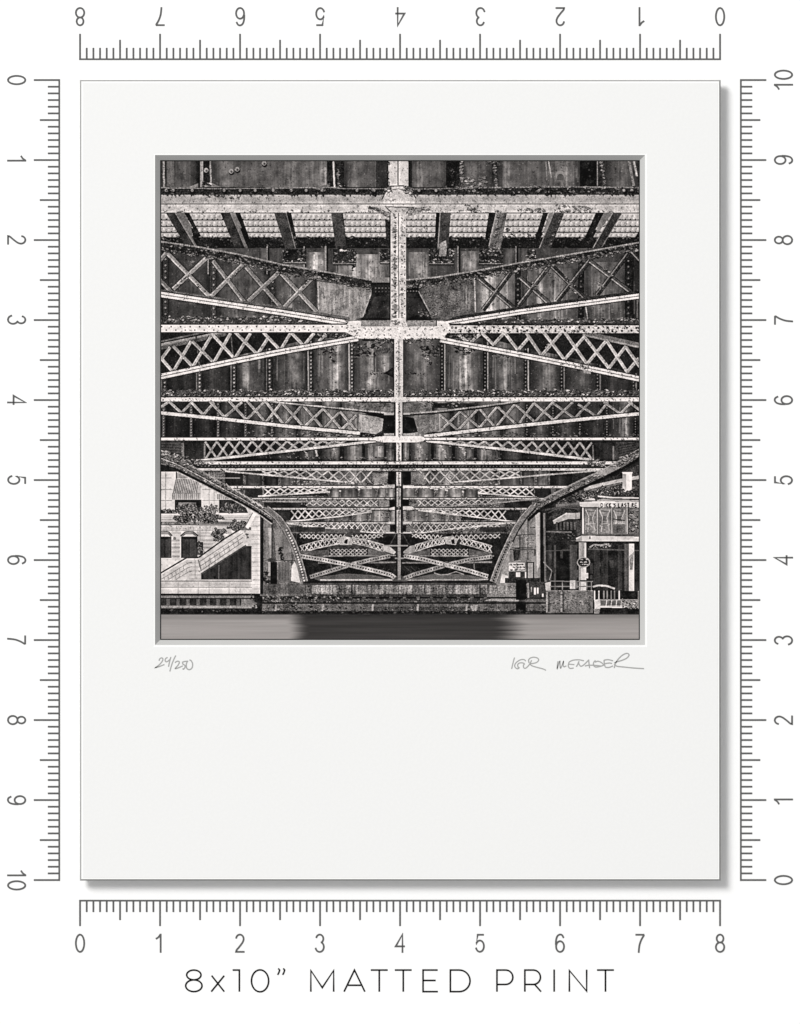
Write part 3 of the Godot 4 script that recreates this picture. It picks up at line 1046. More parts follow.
func _image_second_truss() -> void:
	box(160, 331, 640, 392, 0.10, 0.06, 0.04)
	var ends := [166, 198, 202, 233, 237, 267, 273, 307, 313, 349, 354, 394, 403, 440, 445, 483, 488, 526, 531, 561, 566, 597, 601, 633]
	var tones := [0.15, 0.19, 0.27, 0.27, 0.34, 0.36, 0.34, 0.36, 0.32, 0.30, 0.26, 0.18]
	var lit := [0.0, 0.02, 0.10, 0.06, 0.10, 0.07, 0.04, 0.12, 0.10, 0.05, 0.03, 0.0]
	for k in 12:
		plate(ends[2 * k], 338, ends[2 * k + 1], 392, tones[k], lit[k])
	for x in [164.5, 199.5, 234, 269.5]:
		stiffener(x - 2.2, 336, x + 2.2, 392, 0.22, 0.05, 0.66, 3.9, 0.85)
		bar(x - 3, 336, x - 3, 392, 1.2, 0.42)
	for x in [310.5, 351.5]:
		stiffener(x - 1.6, 340, x + 2.4, 392, 0.22, 0.05, 0.62, 3.9, 0.85)
		bar(x - 2.6, 340, x - 2.0, 392, 1.5, 0.62, 0.15)
	for x in [442.5, 485.5, 526, 562, 598, 634]:
		box(x - 2.4, 340, x + 2.0, 392, 0.09, 0.08)
		dots(x - 0.4, 344, x - 0.4, 391, 3.9, 0.75, 0.45, 0.03)
		bar(x + 2.2, 340, x + 2.4, 392, 1.1, 0.58 if x < 540 else 0.4, 0.15)
	# hooks and rust at the heads of the plates
	for h in [[319, 346, 336, 355], [352, 343, 382, 358], [420, 346, 440, 356], [456, 346, 474, 355], [492, 350, 510, 357]]:
		crumbs(h[0], (h[1] + h[3]) / 2, h[2], (h[1] + h[3]) / 2, h[3] - h[1], int((h[2] - h[0]) * 2.2), 0.03, 0.16, 1.5)
		bar(h[0], h[3] - 1, h[2], h[3] - 1, 1.0, 0.35, 0.3)
		crumbs(h[0], h[1] + 3, h[2], h[1] + 3, 5, int((h[2] - h[0]) * 0.5), 0.3, 0.66, 1.0)
	crumbs(330, 357, 335, 361, 4, 12, 0.1, 0.85, 1.2)
	crumbs(426, 356, 431, 364, 4, 22, 0.04, 0.9, 1.4)
	plate(376, 353, 392, 372, 0.42, 0.06)
	fill([374, 350, 392, 347, 394, 352, 376, 355], 0.3, 0.2)
	crumbs(368, 373.5, 382, 374, 1.6, 14, 0.04, 0.1, 0.8)
	crumbs(404, 373, 426, 374, 1.6, 18, 0.04, 0.1, 0.8)
	fill([383, 374, 393, 367, 394, 378, 386, 374], 0.06)
	bar(374, 352, 374.5, 372, 1.6, 0.14, 0.1, 0.7)
	# shadow wedge of the truss, then its lattice
	fill([160, 331, 345, 331, 160, 373], 0.09, 0.07, 0.03)
	fill([455, 331, 640, 331, 640, 374], 0.10, 0.07, 0.03)
	brace([160, 347, 226, 333], 5.2, 0.40, 0.08, 0.2)
	bar(160, 344, 222, 331.5, 0.9, 0.62, 0.2)
	bar(160, 341.5, 205, 332, 1.6, 0.35, 0.2)
	brace([583, 333, 642, 346], 5.4, 0.38, 0.08, 0.16)
	brace([196, 336, 199, 364, 231, 334, 233, 357], 1.2, 0.3)
	brace([170, 347, 162, 358, 173, 346, 192.5, 366.5, 174, 370, 191, 341, 193, 366, 211, 336, 192, 341, 213, 362, 214, 362, 230.5, 333, 212, 334, 234, 358, 235, 358, 250.5, 333, 235, 332, 257, 354, 257.5, 354, 268, 338, 263, 332, 280, 350, 281, 349, 290.5, 333, 291.5, 333, 304, 346, 305, 344, 314, 333, 319, 341, 326, 334, 160, 357, 172, 371], 3.1, 0.66, 0.06, 0.16)
	brace([481.5, 332.5, 494, 345, 494, 344, 504, 333, 504.5, 332.5, 518, 350, 519, 349, 528.5, 338, 526.5, 333, 542, 356, 542, 355, 561, 333, 543.5, 332, 564, 359, 565, 359, 585, 336, 565, 332.5, 587, 364, 587, 364, 606, 341, 584, 336, 609, 368, 609, 368, 626, 346, 607, 341, 628, 373, 627, 372, 639, 358, 626, 347, 641, 368, 470, 343, 480, 334, 458, 334, 468, 342], 3.1, 0.66, 0.06, 0.16)
	crumbs(546, 347, 550, 343, 2, 8, 0.7, 0.95, 1.0)
	crumbs(450, 335, 480, 338, 6, 60, 0.08, 0.6, 1.0)
	crumbs(318, 334, 346, 335, 6, 60, 0.06, 0.6, 1.0)
	chord([160, 376.6, 234, 361, 280, 351.8, 318, 345, 358, 338.2], 5.4, 0.92)
	chord([440, 339.4, 480, 347, 520, 354.6, 580, 366.5, 640, 379], 5.2, 0.92)
	crumbs(560, 362, 592, 368, 4, 30, 0.15, 0.8, 0.9)
	fill([582, 369, 591, 371, 591, 374, 584, 373], 0.6, 0.2)
	# riveted flange with two rows of rivets, and the joint plate in the middle
	box(160, 323.5, 640, 333, 0.12)
	box(160, 324.8, 350, 332.0, 0.90, 0.08, 0.03)
	box(446, 325.4, 640, 333.0, 0.84, 0.16, 0.05)
	crumbs(446, 329, 640, 329, 8, 220, 0.2, 0.7, 0.8)
	var i := 0
	var x := 161.5
	while x < 640.0:
		if x < 345.0:
			disc(x, 326.6, 0.8, 0.12)
			disc(x + 4.7, 330.0, 0.8, 0.12)
		elif x > 452.0:
			disc(x, 327.4 + dice.randf_range(-0.5, 0.5), 1.15, 0.10)
			disc(x + 4.6, 330.8 + dice.randf_range(-0.5, 0.5), 1.15, 0.10)
		x += 9.5
		i += 1
	fill([343, 331, 349, 321, 361, 320.5, 361, 326, 437, 326, 437, 320.5, 447, 321, 451, 327, 444, 338, 430, 339, 372, 340, 358, 338], 0.90, 0.09, 0.03)
	box(361, 320.5, 391, 326.3, 0.55, 0.2)
	box(407, 320.5, 436, 326.3, 0.58, 0.2)
	for r in [[352, 324, 358, 337, 8], [362, 329, 394, 329, 8], [362, 335, 394, 335, 8], [406, 329, 436, 329, 8], [406, 335, 436, 335, 8], [440, 323, 446, 332, 6]]:
		dots(r[0], r[1], r[2], r[3], r[4], 0.7, 0.28)
	crumbs(346, 331, 446, 333, 9, 90, 0.6, 0.8, 0.9)
	crumbs(345, 329, 360, 335, 10, 30, 0.3, 0.7, 0.9)
	crumbs(364, 339, 438, 339, 2, 40, 0.1, 0.5, 1.0)
	crumbs(348, 321, 446, 321.4, 2, 30, 0.3, 0.7, 0.9)
	box(362, 338.6, 394, 341, 0.16, 0.25)
	crumbs(370, 341, 394, 341, 4, 44, 0.06, 0.7, 1.0)
	crumbs(404, 341, 432, 341, 4, 44, 0.06, 0.66, 1.0)
	# rust line and the next flange
	box(160, 390.5, 640, 397.5, 0.24, 0.2)
	crumbs(160, 392, 640, 392, 6, 420, 0.06, 0.82, 1.2)
	dots(160, 394.5, 640, 394.5, 5.2, 0.8, 0.06, 0.5)
	band(160, 640, 399.4, 3.8, 0.90, 0.6)


func _image_third_truss() -> void:
	box(160, 402, 640, 437, 0.12, 0.07, 0.05)
	for p in [[166, 189, 0.12, 0.0], [193, 216, 0.14, 0.0], [220, 243, 0.18, 0.02], [248, 270, 0.22, 0.05], [274, 296, 0.30, 0.05], [298, 318, 0.34, 0.06], [322, 340, 0.38, 0.06], [342, 360, 0.40, 0.06], [404, 432, 0.38, 0.05], [434, 450, 0.38, 0.05], [454, 475, 0.40, 0.08], [478, 500, 0.34, 0.04], [503, 526, 0.30, 0.03], [529, 551, 0.22, 0.03], [555, 578, 0.18, 0.02], [582, 605, 0.17, 0.0], [609, 634, 0.22, 0.12]]:
		plate(p[0], 402, p[1], 437, p[2], p[3])
	for x in [163.5, 191, 218, 245.5, 272]:
		stiffener(x - 1.8, 403, x + 1.8, 437, 0.3, 0.05, 0.6)
	for x in [527, 553, 580, 607, 635.5]:
		box(x - 1.8, 403, x + 1.8, 437, 0.08, 0.06)
		dots(x, 404, x, 436, 2.7, 0.55, 0.45, 0.03)
	crumbs(245, 433, 360, 434.5, 5, 110, 0.1, 0.62, 0.9)
	crumbs(430, 434, 640, 435, 4, 150, 0.1, 0.5, 0.9)
	box(345, 403, 394, 414, 0.40, 0.14, 0.1, 0.1)
	crumbs(352, 404, 390, 406, 5, 40, 0.04, 0.6, 1.1)
	box(403, 403, 432, 414, 0.38, 0.14, 0.1, 0.1)
	box(432, 403, 475, 408, 0.08, 0.1)
	crumbs(420, 404, 460, 405, 4, 30, 0.04, 0.6, 1.1)
	brace([158, 409, 168, 402, 169, 401.5, 181.5, 413, 181, 413, 192, 402, 191, 402, 203.5, 415, 203, 415, 214, 402.5, 209.5, 401, 225, 417.5, 224, 417.5, 242, 402, 229, 401, 246.5, 420, 246, 420, 264, 402, 247, 401, 265.5, 422, 266, 422, 281, 403, 265, 401, 283, 423.5, 283.5, 426, 303.5, 403.5, 283, 404, 303, 426, 302, 404, 324, 429.5, 304.5, 426.5, 324, 408, 323, 408, 342, 430, 323, 429.5, 339, 412.5, 341, 430, 356, 415.5, 340, 411.5, 358, 432.5], 2.6, 0.60, 0.07, 0.12)
	brace([439, 432, 461, 411, 439, 414, 459, 431, 458, 430, 478, 409, 460, 411, 480, 428, 479, 428.5, 497, 407, 480, 409, 495, 427, 496, 427, 515, 404, 497, 406, 518, 426, 518, 425, 534, 403, 515, 404, 536, 423, 535, 422, 553, 402, 534, 403, 555, 421, 554, 420, 573, 402, 552, 402, 575, 418.5, 575, 418, 590, 402, 578, 404, 597, 416.5, 597, 416, 608, 402, 604, 402, 621, 414, 620, 414, 632, 402, 628, 401, 641, 411], 2.4, 0.54, 0.07, 0.14)
	path([280, 402.4, 352, 410, 396, 414.4], 3.0, 0.10, 0.08)
	path([270, 401.6, 352, 409.4, 396, 413.8], 1.5, 0.66, 0.25)
	path([403, 414.6, 440, 412, 480, 407.4, 520, 401.8], 3.2, 0.10, 0.08)
	path([403, 413.8, 440, 411.2, 480, 406.6, 520, 401], 1.5, 0.6, 0.25)
	fill([359, 414, 384, 418, 383, 430, 376, 434, 358, 432], 0.62, 0.14, 0.08, 0.12)
	drips(361, 418, 381, 432, 12, 0.8, 0.4)
	fill([360, 412, 394, 414, 394, 417, 384, 419], 0.05)
	fill([383.5, 418, 396, 416, 396, 433, 382, 431], 0.05, 0.03)
	fill([403, 416, 414, 418, 418, 432, 403, 434], 0.05, 0.03)
	fill([414, 417, 439, 414, 439, 431, 420, 434], 0.44, 0.16, 0.08, 0.08)
	crumbs(418, 426, 436, 424, 10, 30, 0.3, 0.66, 0.8)
	bar(439.5, 414, 440, 431, 1.2, 0.66)
	box(384, 413, 395, 415, 0.7)
	box(403, 412.6, 410, 414.6, 0.7)
	chord([160, 412.8, 220, 418.6, 280, 425.4, 320, 429.4, 360, 433.2], 3.2, 0.86, false)
	chord([424, 436.4, 470, 431, 520, 425.6, 580, 419.4, 640, 413.6], 3.2, 0.86, false)
	crumbs(280, 433.6, 375, 436, 2.5, 70, 0.12, 0.66, 0.8)
	crumbs(430, 436, 540, 436, 3, 70, 0.12, 0.6, 0.8)
	# fourth truss, thinner
	box(160, 440, 640, 461, 0.09, 0.07, 0.04)
	for p in [[276, 298, 0.18], [300, 318, 0.24], [322, 340, 0.26], [344, 362, 0.34], [365, 384, 0.36], [386, 394, 0.2], [403, 409, 0.34], [411, 431, 0.36], [434, 452, 0.34], [455, 474, 0.33], [477, 500, 0.3], [503, 522, 0.22], [525, 560, 0.15]]:
		plate(p[0], 442, p[1], 460.5, p[2], 0.08 if p[0] > 320 and p[0] < 480 else 0.0)
	for c in [[304, 448, 308, 458], [315, 448, 318, 457], [332, 446, 336, 452], [418, 445, 423, 452], [440, 445, 446, 456], [462, 446, 465, 454]]:
		crumbs(c[0], c[1], c[2], c[3], 5, 20, 0.5, 0.85, 1.1)
	plate(373, 446, 384, 457, 0.5, 0.06)
	crumbs(255, 455, 300, 455, 6, 36, 0.08, 0.5, 1.0)
	crumbs(300, 458.5, 500, 458.5, 3, 130, 0.06, 0.55, 0.9)
	fill([160, 441, 184, 441, 184, 462, 160, 448], 0.27, 0.1, 0.05)
	for k in 7:
		bar(160, 442 + k * 2.6, 183, 442 + k * 3.0, 0.7, 0.12)
	bar(182.6, 443, 182.8, 461, 2.4, 0.5, 0.2)
	box(185, 443, 203.5, 460, 0.15, 0.06, 0.05, 0.05)
	bar(204.4, 443, 204.6, 460, 1.5, 0.45)
	fill([616, 442, 640, 442, 640, 446, 622, 462, 614, 462], 0.24, 0.1, 0.05)
	for k in 6:
		bar(618, 446 + k * 2.6, 640, 442 + k * 2.2, 0.7, 0.12)
	box(593.5, 443, 613, 460, 0.14, 0.06, 0.05, 0.05)
	bar(593, 445, 593.4, 459, 1.5, 0.45)
	bar(613.5, 446, 613.5, 461, 1.6, 0.42)
	lattice(205, 441.5, 459.5, 346, 440.5, 445.5, 11.8, 2.0, 0.62)
	lattice(449, 441, 446, 592, 442.5, 459.5, 11.9, 2.0, 0.62)
	path([197, 461.2, 280, 452.2, 376, 441.4], 3.8, 0.07, 0.05)
	path([197, 460.8, 280, 451.8, 376, 441], 2.4, 0.80, 0.15)
	path([426, 441.2, 520, 451.4, 594, 460.4], 3.8, 0.07, 0.05)
	path([426, 440.8, 520, 451, 594, 460], 2.4, 0.80, 0.15)
	band(160, 378, 438.9, 2.6, 0.90, 0.4)
	band(422, 640, 438.9, 2.4, 0.88, 0.5)
	fill([374, 437, 384, 436, 420, 436, 424, 437, 424, 441, 416, 442.4, 384, 442.4, 376, 441], 0.95, 0.05)
	box(384, 433.4, 396, 435.6, 0.66, 0.2)
	box(403, 433.4, 415, 435.6, 0.7, 0.2)
	band(196, 640, 462.8, 2.8, 0.84, 0.4)
	box(192, 464.6, 600, 468.2, 0.10, 0.12)
	dots(200, 466.4, 580, 466.4, 3.4, 0.6, 0.34, 0.03)
	band(196, 612, 469.6, 2.3, 0.78, 0.5)
	crumbs(588, 461.5, 606, 464, 7, 70, 0.1, 0.75, 1.2)


func _image_far_trusses() -> void:
	var busy := [[300, 500, 479], [300, 505, 493], [300, 500, 504], [310, 500, 516], [300, 500, 529]]
	# fifth
	box(200, 471, 600, 486, 0.34, 0.3, 0.12)
	for p in [[225, 243, 0.13], [246, 262, 0.24], [264, 278, 0.14], [281, 297, 0.3], [300, 330, 0.36], [332, 372, 0.42], [404, 430, 0.4], [432, 470, 0.42], [472, 497, 0.38], [500, 520, 0.28], [522, 534, 0.26], [537, 548, 0.34], [550, 572, 0.13]]:
		plate(p[0], 471, p[1], 486, p[2], 0.05 if p[2] > 0.3 else 0.0)
	crumbs(busy[0][0], busy[0][2], busy[0][1], busy[0][2], 11, 230, 0.14, 0.68, 0.75)
	lattice(262, 471, 475, 372, 471, 484, 10.5, 1.5, 0.66, 0.16)
	lattice(420, 471, 484, 520, 471, 476, 10.5, 1.5, 0.64, 0.16)
	path([225, 471.2, 300, 478, 355, 483], 1.5, 0.78, 0.25)
	path([450, 482.6, 520, 477, 592, 470.8], 1.5, 0.78, 0.25)
	crumbs(290, 483, 392, 484, 3.5, 130, 0.1, 0.7, 0.9)
	crumbs(408, 484, 500, 484, 3.5, 110, 0.1, 0.66, 0.9)
	fill([373, 473, 388, 474, 387, 483, 374, 485], 0.60, 0.2, 0.1, 0.1)
	box(388, 472, 396, 484, 0.05, 0.03)
	box(402, 472, 411, 484, 0.06, 0.03)
	fill([411, 474, 424, 473, 424, 484, 413, 484], 0.46, 0.2, 0.1, 0.1)
	fill([572, 471, 592, 471, 566, 488, 572, 484], 0.32, 0.1)
	band(224, 570, 486.9, 1.9, 0.80, 0.5)
	box(572, 470.6, 600, 486, 0.15, 0.08, 0.05)
	path([520, 477, 600, 470.4], 1.4, 0.7, 0.2)
	box(536, 488, 580, 497, 0.22, 0.1, 0.05)
	# sixth
	box(236, 488, 556, 498, 0.34, 0.3, 0.12)
	box(245, 488.4, 262, 497, 0.15, 0.06, 0.0, 0.05)
	box(535, 488.4, 552, 497, 0.13, 0.06, 0.0, 0.05)
	bar(552.5, 488, 553, 498, 3, 0.38)
	bar(263.5, 488, 263.8, 497, 1.2, 0.5)
	box(264, 488, 328, 496, 0.07)
	box(482, 488, 534, 496, 0.08)
	crumbs(busy[1][0], busy[1][2], busy[1][1], busy[1][2], 11, 230, 0.14, 0.68, 0.75)
	lattice(264, 488.4, 495.4, 328, 488.4, 491.6, 7.6, 1.3, 0.74)
	lattice(440, 488, 490.5, 534, 488.4, 495.6, 7.8, 1.3, 0.74)
	path([258, 496.2, 330, 491.8, 372, 488.4], 1.5, 0.78, 0.2)
	path([430, 488.6, 480, 493.2, 545, 498.2], 1.5, 0.78, 0.2)
	for p in [[330, 339, 0.4], [341, 358, 0.3], [360, 375, 0.44], [378, 386, 0.5], [388, 394, 0.46], [403, 415, 0.42], [418, 434, 0.4], [438, 445, 0.52], [448, 462, 0.4], [464, 478, 0.3]]:
		plate(p[0], 489, p[1], 497.5, p[2], 0.06)
	box(384, 484.6, 395, 488, 0.7, 0.2)
	box(402, 485.4, 414, 488, 0.86, 0.1)
	band(252, 556, 498.6, 1.4, 0.70, 0.5)
	# seventh
	box(256, 500, 545, 508, 0.36, 0.3, 0.12)
	box(264, 502.5, 306, 507, 0.12, 0.06)
	box(505, 501, 532, 507, 0.12, 0.06)
	crumbs(busy[2][0], busy[2][2], busy[2][1], busy[2][2], 11, 230, 0.14, 0.68, 0.75)
	lattice(306, 500, 505.5, 378, 500, 506.5, 7.0, 1.1, 0.7, 0.10)
	lattice(418, 500, 506, 492, 500, 504.5, 7.0, 1.1, 0.7, 0.10)
	path([262, 501.4, 340, 502.2, 372, 506], 1.1, 0.58, 0.2)
	path([436, 507, 500, 502.6, 535, 499], 1.2, 0.58, 0.2)
	fill([379, 500, 389, 500.5, 389, 506, 381, 507], 0.5, 0.2)
	box(389.5, 500, 396, 507, 0.06)
	box(402, 500, 409, 506, 0.08)
	band(266, 534, 508.8, 1.5, 0.76, 0.5)
	fill([390, 508, 396, 506.4, 412, 506.4, 414, 508, 412, 510.4, 390, 510.4], 0.86, 0.1)
	# eighth
	box(266, 510, 530, 522, 0.34, 0.3, 0.12)
	box(276, 510.5, 290, 521, 0.15, 0.06)
	box(506, 510.5, 520, 521, 0.13, 0.06)
	box(290, 510, 322, 520.5, 0.07)
	box(455, 510, 506, 520.5, 0.09)
	for p in [[322, 332, 0.34], [334, 352, 0.3], [354, 368, 0.44], [371, 388, 0.5], [390, 396, 0.48], [403, 406, 0.5], [408, 426, 0.42], [428, 442, 0.42], [444, 452, 0.4], [454, 461, 0.46]]:
		plate(p[0], 511, p[1], 521.5, p[2], 0.05)
	crumbs(busy[3][0], busy[3][2], busy[3][1], busy[3][2], 11, 230, 0.14, 0.68, 0.75)
	lattice(291, 510.4, 519.8, 326, 510.2, 516.6, 6.9, 1.3, 0.76)
	lattice(326, 510.2, 516.6, 372, 509.6, 511.8, 6.6, 1.0, 0.7, 0.1)
	lattice(426, 509.8, 511.5, 506, 510.6, 519.8, 7.0, 1.2, 0.74)
	path([282, 522.2, 340, 516.4, 372, 511.8], 1.3, 0.78, 0.2)
	path([418, 510.2, 470, 516.4, 520, 522.4], 1.3, 0.78, 0.2)
	band(278, 520, 522.9, 1.4, 0.72, 0.5)
	# ninth, and the far end of the deck
	box(284, 524, 516, 546, 0.32, 0.3, 0.12)
	crumbs(busy[4][0], busy[4][2], busy[4][1], busy[4][2], 11, 230, 0.14, 0.68, 0.75)
	lattice(302, 524, 527.5, 384, 524, 533, 5.8, 1.0, 0.74, 0.06)
	lattice(410, 524, 533, 500, 524, 527, 6.0, 1.0, 0.7, 0.08)
	path([288, 523.6, 340, 529.6, 390, 534], 1.2, 0.78, 0.2)
	path([414, 534, 450, 529, 505, 523.4], 1.2, 0.78, 0.2)
	box(288, 527, 325, 532, 0.17, 0.08)
	box(325, 529, 360, 533, 0.3, 0.14)
	box(480, 527, 506, 532, 0.16, 0.06)
	fill([382, 527, 389, 525, 393, 531, 384, 533], 0.56, 0.15)
	fill([405, 529, 413, 525, 414, 531, 406, 532], 0.44, 0.15)
	box(390, 525, 396, 531.5, 0.07)
	box(402, 525, 406, 531.5, 0.07)
	box(388, 521.8, 412, 524, 0.62, 0.15)
	box(386, 532.4, 412, 534, 0.84, 0.1)


func _image_far_arch() -> void:
	box(292, 533.5, 510, 584, 0.10, 0.08, 0.05)
	fill([330, 540, 352, 532, 378, 540, 380, 551, 326, 553], 0.22, 0.12)
	# upper crossed arcs of lattice
	lattice(300, 534, 538, 345, 534.5, 541, 4.6, 1.0, 0.68, 0.05)
	lattice(352, 535, 542, 383, 534, 537, 4.6, 1.0, 0.66, 0.05)
	lattice(412, 534, 537, 442, 535, 542, 4.6, 1.0, 0.68, 0.05)
	lattice(452, 535, 541, 500, 534, 538, 4.6, 1.0, 0.62, 0.05)
	for a in [[300, 553, 546, 318, 548, 541, 340, 543.5, 537.5], [352, 537.5, 543, 368, 540.5, 546.5, 384, 545, 552], [415, 552, 545, 430, 546.5, 540.5, 445, 543.5, 537.5], [460, 537.5, 543.5, 474, 541, 547, 492, 546, 553]]:
		for k in [0, 3]:
			lattice(a[k], a[k + 2], a[k + 1], a[k + 3], a[k + 5], a[k + 4], 4.2, 1.0, 0.72, 0.05)
			bar(a[k], a[k + 1], a[k + 3], a[k + 4], 1.2, 0.72, 0.2)
			bar(a[k], a[k + 2], a[k + 3], a[k + 5], 1.0, 0.66, 0.2)
	fill([338, 538, 344, 536, 352, 538, 352, 545, 340, 545], 0.66, 0.2)
	fill([444, 537, 452, 536, 458, 539, 456, 545, 446, 544], 0.7, 0.2)
	fill([345, 540, 348, 539, 347, 544, 344, 543], 0.05)
	fill([451, 540, 454, 539, 455, 544, 452, 544], 0.05)
	box(329, 548.6, 368, 556, 0.05)
	box(430, 548.6, 469, 556, 0.05)
	for r in [[549, 552.5], [552.5, 556]]:
		lattice(330, r[0], r[1], 367, r[0], r[1], 4.1, 0.75, 0.62, 0.05)
		lattice(431, r[0], r[1], 468, r[0], r[1], 4.1, 0.75, 0.62, 0.05)
	path([300, 556.5, 330, 556, 396, 555.5], 1.2, 0.5, 0.2)
	path([403, 555.5, 440, 556, 494, 556], 1.2, 0.5, 0.2)
	fill([300, 551, 329, 550, 329, 555, 300, 555], 0.32, 0.12)
	fill([368, 549, 386, 552, 394, 555, 368, 555.5], 0.35, 0.12)
	fill([405, 555, 414, 552, 430, 549, 430, 555], 0.35, 0.12)
	fill([469, 549, 492, 553, 490, 556, 469, 555], 0.36, 0.12)
	fill([382, 546, 388, 545, 396, 552, 394, 554.4, 384, 551], 0.74, 0.1, 0.0, 0.1)
	fill([403, 552, 410, 546, 415, 545, 415, 552, 405, 555], 0.62, 0.1, 0.0, 0.1)
	# level ties and bars behind
	path([318, 563, 396, 562.4], 1.4, 0.46, 0.2)
	path([402, 563, 492, 562.2], 1.6, 0.5, 0.2)
	path([384, 545.6, 408, 545.6], 1.2, 0.62)
	path([330, 560, 332, 570], 1.0, 0.3)
	path([474, 558, 474.4, 570], 1.0, 0.4)
	for k in 5:
		path([366 + k * 7, 574 - k, 372 + k * 6, 566 + k], 0.8, 0.26, 0.1)
		path([404 + k * 7, 566 + k, 412 + k * 6, 573], 0.8, 0.22, 0.1)
	fill([312, 578, 345, 573.5, 372, 575, 396, 580, 320, 581], 0.34, 0.10, 0.04)
	fill([404, 580, 432, 574, 462, 574, 490, 579, 480, 581], 0.36, 0.10, 0.04)
	path([320, 580, 396, 580], 1.2, 0.7, 0.2)
	path([404, 580.2, 488, 579.6], 1.0, 0.6, 0.2)
	path([434, 573, 441, 575, 448, 574.4, 456, 571.6, 464, 574.5], 0.8, 0.62, 0.1)
	# great crossed members, light with a row of holes
	for m in [[310, 577, 330, 571, 351, 564.6, 372, 559.6, 390, 556], [404, 578.6, 414, 574.6, 430, 570, 448, 564.6, 470, 559.6, 492, 556.6]]:
		path(m, 5.2, 0.06, 0.04)
		path(m, 4.2, 0.58, 0.2)
		for i in range(0, m.size() - 2, 2):
			dots(m[i], m[i + 1], m[i + 2], m[i + 3], 2.9, 0.75, 0.10)
	for m in [[300, 556, 322, 559.6, 351, 565.4, 378, 571.6, 391, 575, 396, 579], [404, 556, 420, 558.6, 448, 565.4, 470, 571, 488, 576.6]]:
		path(m, 5.4, 0.06, 0.04)
		path(m, 4.4, 0.70, 0.2)
		for i in range(0, m.size() - 2, 2):
			dots(m[i], m[i + 1], m[i + 2], m[i + 3], 2.9, 0.8, 0.12)
	crumbs(346, 565, 356, 565.5, 4, 22, 0.3, 0.8, 1.0)
	crumbs(443, 564, 453, 566, 4, 22, 0.3, 0.85, 1.0)
	fill([398, 575, 401, 575, 408, 582, 391, 582], 0.3, 0.1)
	box(300, 581.2, 500, 584, 0.05, 0.05)


